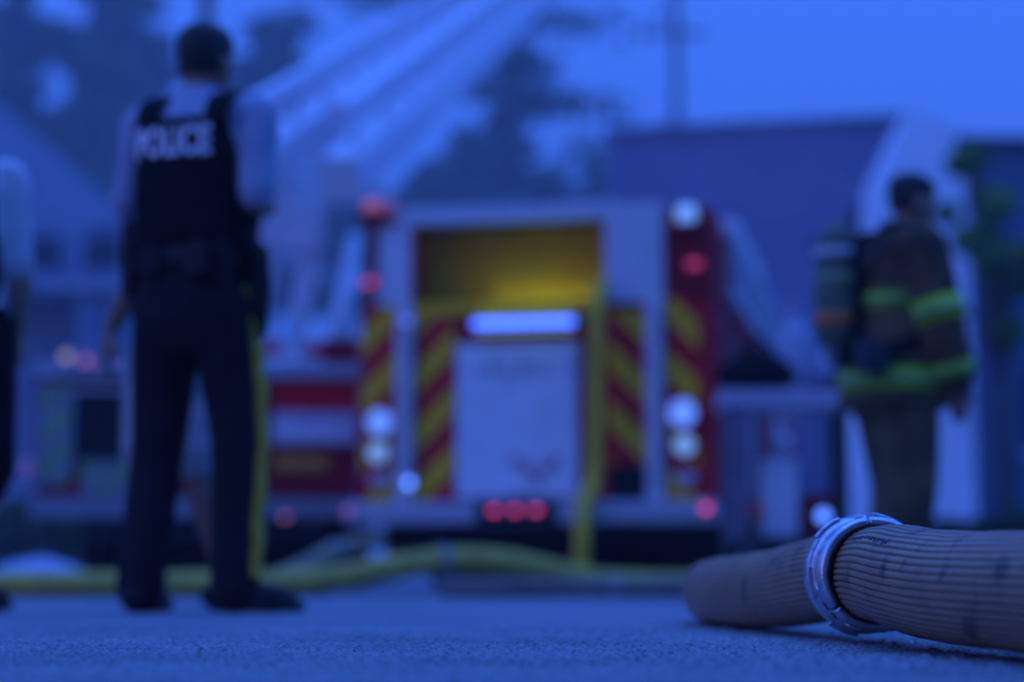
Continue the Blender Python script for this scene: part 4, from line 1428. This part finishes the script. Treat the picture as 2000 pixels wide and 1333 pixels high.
# ------------------------------------------------------------------ gear table at the right of the engine
def build_gear():
    Y = 11.6
    s = F / Y
    def zx(py):
        return CAMZ + (1125 - py) / s
    def xx(px):
        return (px - 1000) / s
    x0, x1 = xx(1402), xx(1655)
    zt = zx(770)
    root = empty('gear_table', ((x0 + x1) / 2, Y, 0), math.radians(-4), 'tall pale metal gear table standing beside the engine', 'table')
    w = (x1 - x0) / 2
    boxo('table_top', -w, w, -.28, .30, zt - .10, zt, mat('lavender_grey_laminate', (.50, .47, .52), (.42, .40, .45), .5, 8), root, .012)
    boxo('edge_trim', -w - .003, w + .003, -.295, -.281, zt - .105, zt - .0, mat('lavender_grey_laminate', (.50, .47, .52)), root, .004)
    for sx in (-1, 1):
        for y in (-.24, .26):
            MB().box(sx * (w - .05) - .03, sx * (w - .05) + .03, y - .03, y + .03, 0, zt - .101).build('leg', DARK, root, bevel=.006)
    boxo('lower_shelf', -w + .03, w - .03, -.24, .26, .30, .33, DARK, root)
    boxo('left_panel', -w + .02, -w + .16, -.275, -.268, .33, zt - .11, mat('lilac_grey_paint', (.20, .16, .20), (.15, .13, .16), .5, 6), root, 0)

    def shelf_item(name, px, py0, py1, wpx, m, label, cat, lid=None, yo=0.0):
        r = empty(name, (xx(px), Y + yo, 0), 0, label, cat)
        z0, z1 = py0, py1
        ww = wpx / s / 2
        MB().box(-ww, ww, -.14, .14, z0, z1).build('body', m, r, bevel=.02)
        MB().box(-ww - .008, ww + .008, -.148, .148, z1, z1 + .03).build('lid', lid or m, r, bevel=.008)
        return r
    sh = .332
    shelf_item('storage_bin', 1520, sh, sh + .42, 62, WHITE, 'white storage bin on the lower shelf of the gear table', 'bin', None, -.02)
    shelf_item('kit_box', 1592, sh, sh + .22, 58, DRED, 'dark red kit box on the lower shelf of the gear table', 'box', None, .0)
    shelf_item('equipment_case', 1545, .002, .25, 110, DARK, 'dark equipment case on the road under the gear table', 'case', None, .0)
    # white jug leaning on the table
    j = empty('foam_jug', (xx(1560), Y + .05, zt + .001), .3, 'tall white foam jug standing on the gear table', 'jug')
    MB().lathe([(.001, 0), (.10, 0), (.105, .03), (.10, .34), (.06, .42), (.035, .44), (.035, .49), (.001, .49)], 24).build('body', SHIRT, j, True)
    MB().lathe([(.001, .491), (.045, .491), (.045, .53), (.001, .53)], 16).build('cap', mat('lilac_cap', (.5, .35, .55), None, .5), j, True)
    MB().tube(catmull([(.05, 0, .42), (.10, 0, .44), (.12, 0, .36), (.10, 0, .28)], 5), .014, 8).build('handle', SHIRT, j, True)
    hm = empty('fire_helmet', (xx(1634), Y - .05, zt + .12), 0, 'white fire helmet with wide brim on a stand on the gear table', 'helmet')
    MB().lathe([(.001, .16), (.05, .155), (.10, .12), (.125, .05), (.13, .0), (.12, .0), (.11, .05), (.001, .14)], 28).build('shell', SHIRT, hm, True)
    MB().lathe([(.128, .005), (.128, .012), (.185, -.012), (.185, -.022)], 28).build('brim', SHIRT, hm, True)
    MB().box(-.03, .03, -.14, -.128, .03, .12).build('front_badge', mat('orange_badge', (.75, .2, .02), None, .5), hm)
    MB().lathe([(.001, -.119), (.09, -.119), (.05, -.06), (.05, .04), (.001, .04)], 20).build('stand', DARK, hm, True)
    bg_ = empty('black_pack', (xx(1480), Y, zt + .001), 0, 'black gear pack lying on the gear table near the engine', 'pack')
    b = MB()
    b.limb([(-.16, 0, .10), (0, 0, .14), (.16, 0, .10)], [.09, .13, .09])
    b.fuse('body', VEST, bg_, .015, 3)
    MB().tube(catmull([(-.1, -.02, .24), (0, -.02, .33), (.1, -.02, .24)], 6), .012, 8).build('handle', BLACK, bg_, True)
    # portable lamp on the ground, glowing, seen just over the coupling
    Y2 = 10.6
    s2 = F / Y2
    p = PX(1608, 1008, Y2)
    lp = empty('scene_lamp', (p.x, Y2, 0), 0, 'small lit white work lamp on a short stand behind the hose coupling', 'lamp')
    MB().tube([(0, .03, .01), (0, .03, p.z - .05)], .015, 10).build('stand', DARK, lp, True)
    MB().lathe([(.001, 0), (.13, 0), (.12, .02), (.001, .025)], 20, (0, .03, 0)).build('base', DARK, lp, True)
    hd = MB().box(-.06, .06, .0, .06, p.z - .055, p.z + .055).build('head', DARK, lp, bevel=.008)
    MB().lathe([(.001, -.004), (.035, -.004), (.035, -.0005), (.001, -.0005)], 20, (0, 0, p.z), 'y').build('lens', emit('work_lamp_glow', (.095, .26, 1.2), disc_L(.07, .055, s2, 1.02, 40)), hd)
    # faint red reflector post
    p = PX(1480, 1002, 10.9)
    rp = empty('reflector_post', (p.x, 10.9, 0), 0, 'thin post with a faint red reflector beside the gear table', 'post')
    MB().tube([(0, 0, 0), (0, 0, p.z + .06)], .012, 10).build('post', DARK, rp, True)
    MB().lathe([(.001, -.018), (.04, -.016), (.04, -.0125), (.001, -.0125)], 16, (0, 0, p.z), 'y').build('reflector', mat('red_reflector', (.7, .12, .08), None, .25), rp)


build_gear()


# ------------------------------------------------------------------ low things at the far left: tarp heap
def build_tarp():
    p = PX(60, 1125, 12.6)
    n = 40
    v, f = [], []
    for j in range(n):
        for i in range(n):
            u, w_ = i / (n - 1) * 2 - 1, j / (n - 1) * 2 - 1
            r = max(abs(u), abs(w_))
            h = .17 * max(0, 1 - r ** 2.2) * (1 + .25 * math.sin(5 * u + 2 * w_) + .15 * math.sin(9 * w_ - 4 * u)) + .012 * random.random() * (1 - r)
            v.append((u * .75, w_ * .5, max(0.004, h)))
    for j in range(n - 1):
        for i in range(n - 1):
            a = j * n + i
            f.append((a, a + 1, a + n + 1, a + n))
    o = MB().add(v, f).build('salvage_tarp', mat('pale_tarp', (.36, .40, .46), (.26, .3, .35), .5, 3), None, True)
    o.location = (p.x - .1, 12.6, 0)
    tag(o, 'crumpled pale salvage tarp heaped on the road at left', 'tarp')


build_tarp()


# ------------------------------------------------------------------ buildings
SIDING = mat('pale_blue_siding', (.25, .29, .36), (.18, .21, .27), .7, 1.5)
ROOF = mat('blue_grey_metal_roof', (.40, .42, .47), (.33, .35, .40), .85, 6, bump=.3)
DKWALL = mat('blue_grey_cladding', (.27, .24, .34), (.21, .19, .28), .7, .6)
DKWALL2 = mat('slate_cladding', (.10, .13, .19), (.07, .10, .15), .7, .6)
STUCCO = mat('white_stucco', (.90, .90, .90), (.84, .84, .84), .8, 2)


def build_house():
    Y = 33.0
    s = F / Y
    def W(px, py):
        q = PX(px, py, Y)
        return q
    ap = W(-40, 190)
    ev = W(235, 440)
    root = empty('house', (ap.x, Y, 0), 0, 'white sided house with steep grey gable roof at far left', 'house')
    hw = ev.x - ap.x
    ze, za = ev.z, ap.z
    boxo('wall', -hw + .5, hw - .5, .0, 9, 0, ze, SIDING, root, 0)
    g = MB()
    g.add([(-hw - .2, .0, ze), (hw + .2, .0, ze), (0, .0, za), (-hw + .5, 9, ze), (hw - .5, 9, ze), (0, 9, za)], [(0, 1, 2), (3, 5, 4), (0, 2, 5, 3), (1, 4, 5, 2), (0, 3, 4, 1)])
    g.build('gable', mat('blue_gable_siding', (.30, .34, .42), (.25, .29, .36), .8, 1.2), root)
    rf = MB()
    for sx in (-1, 1):
        rf.bar((sx * (hw + .3), 4.6, ze - .05), (0, 4.6, za + .08), 8.9, .12, up=(0, 0, 1))
    rf = rf.build('roof', ROOF, root)
    for k, (a, b, z0, z1) in enumerate(((50, 122, 528, 465), (165, 235, 528, 465))):
        x0, x1 = W(a, 500).x - ap.x, W(b, 500).x - ap.x
        zz0, zz1 = W(0, z0).z, W(0, z1).z
        wn = boxo('window', x0, x1, -.06, -.004, zz0, zz1, GLASS, root, 0)
        boxo('window_frame', x0 - .1, x1 + .1, -.05, -.003, zz0 - .1, zz1 + .1, SIDING, wn, 0)
        boxo('sill', x0 - .15, x1 + .15, -.16, -.062, zz0 - .18, zz0 - .102, SIDING, wn, 0)
    k = 0
    z = .4
    while z < ze - .3:
        if k % 1 == 0:
            boxo('clapboard', -hw + .49, hw - .49, -.02, -.002, z, z + .28, SIDING, root, 0)
        z += .30
        k += 1
    # band of shadow: porch roof
    boxo('porch_roof', hw * .2, hw + .3, -1.6, -.02, W(0, 590).z, W(0, 575).z, ROOF, root, 0)
    for px in (70, 200):
        x = W(px, 600).x - ap.x
        MB().box(x - .08, x + .08, -1.5, -1.34, 0, W(0, 590).z).build('porch_post', SIDING, root)


build_house()


def build_warehouse():
    a = PX(1188, 252, 46.0); b = PX(1762, 224, 44.5)
    v = b - a
    ang = math.atan2(v.y, v.x)
    Lx = math.hypot(v.x, v.y)
    root = empty('warehouse', (a.x, a.y, 0), ang, 'long dark flat roofed warehouse behind the engine', 'building')
    h = a.z
    boxo('wall', 0, Lx, 0, 12, 0, h - .25, DKWALL, root, 0)
    boxo('parapet', -.1, Lx + .1, -.12, 12.1, h - .245, h, mat('parapet_metal', (.2, .19, .24), None, .6), root, 0)
    n = 14
    for k in range(n):
        x0 = Lx * k / n
        boxo('cladding_panel', x0 + .006, x0 + Lx / n - .006, -.05, -.003, .3, h - .26, DKWALL, root, 0)
    for k in (2, 6, 10):
        x0 = Lx * k / n
        w = boxo('window', x0 + .3, x0 + Lx / n - .3, -.09, -.055, 3.2, 5.0, GLASS, root, 0)
        boxo('sill', x0 + .2, x0 + Lx / n - .2, -.16, -.092, 3.1, 3.19, ALU, w, 0)
    boxo('rooftop_unit', Lx * .13, Lx * .22, 1.2, 3.2, h, h + .35, GREY, root, 0)
    boxo('rooftop_unit', Lx * .50, Lx * .55, 1.2, 3.2, h, h + .30, GREY, root, 0)
    # distant white pylon wall between the two dark buildings
    Y = 28.5
    p0, p1 = PX(1778, 215, Y), PX(1856, 240, Y)
    q0, q1 = PX(1655, 800, Y), PX(1903, 800, Y)
    m0 = PX(1715, 345, Y); m1 = PX(1884, 345, Y)
    cx = (p0.x + p1.x) / 2
    r2 = empty('white_tower_wall', (cx, Y, 0), 0, 'tall white tapering wall standing between the two dark buildings', 'wall')
    prof = [(q0.x - cx, 0), (q1.x - cx, 0), (q1.x - cx, PX(0, 470, Y).z), (m1.x - cx, m1.z), (p1.x - cx, p1.z), (p0.x - cx, p0.z), (m0.x - cx, m0.z)]
    k = len(prof)
    vv = [(x, 0, z) for x, z in prof] + [(x, 1.2, z) for x, z in prof]
    MB().add(vv, [tuple(range(k)), tuple(reversed(range(k, 2 * k)))] + [(i, (i + 1) % k, k + (i + 1) % k, k + i) for i in range(k)]).build('wall', STUCCO, r2)
    boxo('plinth', q0.x - cx - .1, q1.x - cx + .1, -.12, -.003, 0, .7, GREY, r2, 0)
    # dark building at the right edge
    a = PX(1872, 268, 30.0)
    r3 = empty('dark_building', (a.x, 30.0, 0), math.radians(4), 'dark slate building cut off by the right edge', 'building')
    boxo('wall', 0, 9, 0, 10, 0, a.z - .2, DKWALL2, r3, 0)
    boxo('parapet', -.12, 9.1, -.12, 10, a.z - .195, a.z, DARK, r3, 0)
    for k in range(6):
        boxo('cladding_panel', .02 + 1.5 * k, 1.48 + 1.5 * k, -.05, -.003, .3, a.z - .21, DKWALL2, r3, 0)
    w = boxo('window', .9, 2.3, -.09, -.055, 2.0, 3.2, GLASS, r3, 0)
    boxo('sill', .8, 2.4, -.2, -.092, 1.9, 1.99, ALU, w, 0)


build_warehouse()


# ------------------------------------------------------------------ trees
def leaf_mesh(centers, sizes, seed):
    rng = np.random.default_rng(seed)
    n = len(centers)
    C = np.asarray(centers); s = np.asarray(sizes)[:, None]
    a = rng.normal(size=(n, 3)); a /= np.linalg.norm(a, axis=1)[:, None]
    b = np.cross(a, rng.normal(size=(n, 3))); b /= np.linalg.norm(b, axis=1)[:, None]
    v = np.stack([C - a * s, C + b * s * .45, C + a * s, C - b * s * .45], 1).reshape(-1, 3)
    q = np.arange(4 * n).reshape(n, 4)
    me = bpy.data.meshes.new('crown')
    me.vertices.add(4 * n); me.vertices.foreach_set('co', v.ravel())
    me.loops.add(4 * n); me.loops.foreach_set('vertex_index', q.ravel())
    me.polygons.add(n); me.polygons.foreach_set('loop_start', np.arange(0, 4 * n, 4)); me.polygons.foreach_set('loop_total', np.full(n, 4))
    me.update(calc_edges=True)
    return me


def conifer(px, Y, h, w, label, seed, boughs=60, z0=.12, dens=90, gap=.0, m=LEAF_D, long=()):
    rng = np.random.default_rng(seed)
    x = PX(px, 1125, Y).x
    root = empty('conifer_tree', (x, Y, 0), 0, label, 'tree', 'trees behind the trucks')
    tr = MB()
    tr.tube([(0, 0, 0), (.05, 0, h * .4), (0, .05, h * .98)], [.026 * h, .017 * h, .004 * h], 10)
    C, S = [], []
    limbs = []
    for k in range(boughs):
        t = z0 + (1 - z0) * (k + rng.random()) / boughs
        if gap and (math.sin(t * 37) < gap - .6):
            continue
        Lb = w * (1 - t) ** .75 * (.55 + .6 * rng.random()) + .25
        limbs.append((t, Lb, rng.random() * 2 * PI, -.18 - .1 * rng.random()))
    for t, Lb, a in long:
        limbs.append((t, Lb, a, -.02))
    for t, Lb, a, dr in limbs:
        d = np.array([math.cos(a), math.sin(a), dr])
        st = np.array([0, 0, t * h])
        tr.tube([st, st + d * Lb * .5 + np.array([0, 0, .1]), st + d * Lb], [.010 * h * (1 - t) + .02, .03, .012], 6)
        n = int(dens * Lb / max(w, .5)) + 6
        u = rng.random(n) ** .8
        spread = (.16 + .22 * u) * min(3.2, .5 + Lb * .4)
        P = st + np.outer(u * Lb, d) + rng.normal(size=(n, 3)) * spread[:, None] * np.array([1, 1, .55])
        C.append(P); S.append(rng.uniform(.14, .30, n) * (1 + Y / 100))
    tr.build('trunk', BARK, root, True)
    link('crown', leaf_mesh(np.vstack(C), np.concatenate(S), seed), m, root)
    return root


def broadleaf(px, Y, zc, rx, rz, label, seed, n=5200, m=LEAF_B, lobes=14, ls=(.10, .24)):
    rng = np.random.default_rng(seed)
    x = PX(px, 1125, Y).x
    root = empty('leafy_tree' if m is not LEAF_D else 'dark_tree', (x, Y, 0), 0, label, 'tree', 'trees behind the trucks')
    tr = MB()
    tr.tube([(0, 0, 0), (.03, .02, zc * .5), (0, 0, zc)], [.05 * rx + .08, .035 * rx + .06, .03], 10)
    C = []
    for k in range(lobes):
        dv = rng.normal(size=3); dv /= np.linalg.norm(dv)
        c = np.array([0, 0, zc]) + dv * np.array([rx, rx, rz]) * rng.uniform(.30, 1.0)
        r = rng.uniform(.16, .42) * rx
        tr.tube([(0, 0, zc * .6), tuple((np.array([0, 0, zc * .8]) + c) / 2), tuple(c)], [.05, .035, .012], 6)
        dd = rng.normal(size=(n // lobes, 3)); dd /= np.linalg.norm(dd, axis=1)[:, None]
        C.append(c + dd * (r * rng.random((n // lobes, 1)) ** .4) * np.array([1, 1, .8]))
    tr.build('trunk', BARK, root, True)
    C = np.vstack(C)
    C[:, 2] = np.maximum(C[:, 2], .05)
    link('crown', leaf_mesh(C, rng.uniform(ls[0], ls[1], len(C)) * (1 + Y / 100), seed), m, root)


broadleaf(212, 105, 27, 3.0, 7.5, 'tall dark tree at left rising above the house roof', 11, 13000, LEAF_D, 80)
broadleaf(-20, 100, 26, 2.0, 7.0, 'narrow dark tree at the left edge beyond the house', 12, 9000, LEAF_D, 60)
broadleaf(522, 115, 25.5, 3.7, 8.4, 'tall dark tree right of the officer\'s head', 13, 13000, LEAF_D, 80)
broadleaf(450, 120, 22.0, 3.4, 7.5, 'dark tree close behind the officer\'s right shoulder', 21, 10000, LEAF_D, 60)
broadleaf(70, 95, 22.5, 5.0, 4.2, 'rounded leafy tree above the house roof at far left', 14, 5600)
broadleaf(300, 110, 20, 5.6, 5.8, 'leafy tree half hidden behind the officer', 15, 5600)
conifer(1010, 100, 33, 6.4, 'ragged pine with open boughs behind the raised ladder', 16, 60, .45, 120, .0, LEAF_D,
        ((.86, 5.4, .1), (.80, 4.4, 3.0), (.915, 9.8, 3.1), (.74, 5.0, .15)))
broadleaf(985, 105, 20.0, 6.2, 6.4, 'broad leafy tree behind the ladder above the engine', 17, 8000, LEAF_B, 26)
broadleaf(850, 115, 20, 5.4, 5.8, 'low leafy tree left of the engine hose bed', 18, 5600)
broadleaf(670, 120, 19, 6.4, 6.8, 'leafy tree behind the ladder pedestal', 19, 6000)
broadleaf(1968, 27, 4.5, .78, 1.7, 'fresh green leafy tree in front of the dark building at right', 20, 5200, LEAF_G, 16, (.05, .11))


def hedge(px, Y, w, h, label, seed):
    rng = np.random.default_rng(seed)
    x = PX(px, 1125, Y).x
    root = empty('low_hedge', (x, Y, 0), 0, label, 'hedge')
    n = 5000
    P = np.stack([rng.uniform(-w / 2, w / 2, n), rng.uniform(-.35, .35, n), rng.random(n) ** .7 * h], 1)
    P[:, 2] *= 1 + .15 * np.sin(P[:, 0] * 3)
    P[:, 2] += .03
    link('foliage', leaf_mesh(P, rng.uniform(.04, .09, n), seed), LEAF_B, root)
    g = MB()
    for k in range(9):
        xx = -w / 2 + w * (k + .5) / 9
        g.tube([(xx, 0, 0), (xx + .04, .03, h * .5), (xx, 0, h * .85)], [.025, .018, .006], 6)
    g.build('stems', BARK, root, True)


hedge(2000, 17, 2.4, .62, 'low dark hedge at the right edge behind the near hose', 31)
hedge(-60, 24, 4.5, .85, 'low dark hedge at left in front of the house', 32)


def pole(px, Y, top, r, label, arm=None):
    x = PX(px, 1125, Y).x
    root = empty('utility_pole', (x, Y, 0), 0, label, 'utility pole', 'utility poles')
    MB().tube([(0, 0, 0), (0, 0, top * .5), (0, 0, top)], [r * 1.25, r * 1.1, r * .85], 14).build('post', BARK, root, True)
    if arm:
        z = PX(px, arm, Y).z
        MB().box(-1.1, 1.1, -.16 - r, -.02 - r, z - .08, z + .08).build('crossarm', BARK, root)
        for k in (-1, -.4, .4, 1):
            MB().lathe([(.001, 0), (.06, 0), (.05, .16), (.001, .18)], 10, (k, -.09 - r, z + .081)).build('insulator', GREY, root, True)


pole(383, 40, 14.5, .15, 'wooden utility pole directly above the officer\'s head')
pole(1330, 75, 27.0, .17, 'distant utility pole with crossarm rising behind the warehouse roof', 70)


# ------------------------------------------------------------------ smoky evening air
def build_haze():
    x0, x1, y0, y1, z0, z1 = -200, 200, -30, 200, -1.0, 62.0
    o = MB().box(x0, x1, y0, y1, z0, z1).build('haze', None)
    m = bpy.data.materials.new('haze_air')
    m.use_nodes = True
    n = m.node_tree
    n.nodes.clear()
    out = n.nodes.new('ShaderNodeOutputMaterial')
    v = n.nodes.new('ShaderNodeVolumePrincipled')
    v.inputs['Color'].default_value = (0.92, 0.93, 0.95, 1)
    v.inputs['Density'].default_value = HAZE
    n.links.new(v.outputs[0], out.inputs['Volume'])
    o.data.materials.append(m)
    o['kind'] = 'stuff'
    tag(o, 'thin smoky evening haze filling the street', 'haze')


HAZE = 0.0014
build_haze()


# ------------------------------------------------------------------ smoke drifting between the buildings and the trees
def build_smoke():
    n, k = 40, 12
    rng = np.random.default_rng(5)
    top = []
    v, f = [], []
    for zi in range(2):
        for j in range(k):
            for i in range(n):
                x = -95 + 190 * i / (n - 1)
                y = 62 + 26 * j / (k - 1)
                edge = 1.5 * math.sin(x * .13 + j) + 1.0 * math.sin(x * .31)
                if j == 0 or j == k - 1:
                    y += edge
                z = .05 if zi == 0 else 50 + 4 * math.sin(x * .09 + .4 * j) + 2.5 * math.sin(x * .23 - j)
                v.append((x, y, z))
    def I(zi, j, i):
        return zi * n * k + j * n + i
    for j in range(k - 1):
        for i in range(n - 1):
            f.append((I(0, j, i), I(0, j + 1, i), I(0, j + 1, i + 1), I(0, j, i + 1)))
            f.append((I(1, j, i), I(1, j, i + 1), I(1, j + 1, i + 1), I(1, j + 1, i)))
    for i in range(n - 1):
        f.append((I(0, 0, i), I(0, 0, i + 1), I(1, 0, i + 1), I(1, 0, i)))
        f.append((I(0, k - 1, i), I(1, k - 1, i), I(1, k - 1, i + 1), I(0, k - 1, i + 1)))
    for j in range(k - 1):
        f.append((I(0, j, 0), I(1, j, 0), I(1, j + 1, 0), I(0, j + 1, 0)))
        f.append((I(0, j, n - 1), I(0, j + 1, n - 1), I(1, j + 1, n - 1), I(1, j, n - 1)))
    o = MB().add(v, f).build('smoke', None)
    m = bpy.data.materials.new('smoke_volume')
    m.use_nodes = True
    nn = m.node_tree
    nn.nodes.clear()
    out = nn.nodes.new('ShaderNodeOutputMaterial')
    vv = nn.nodes.new('ShaderNodeVolumePrincipled')
    vv.inputs['Color'].default_value = (1, 1, 1, 1)
    vv.inputs['Density'].default_value = 0.0032
    nn.links.new(vv.outputs[0], out.inputs['Volume'])
    o.data.materials.append(m)
    o['kind'] = 'stuff'
    tag(o, 'pale smoke drifting in front of the far trees', 'smoke')


build_smoke()
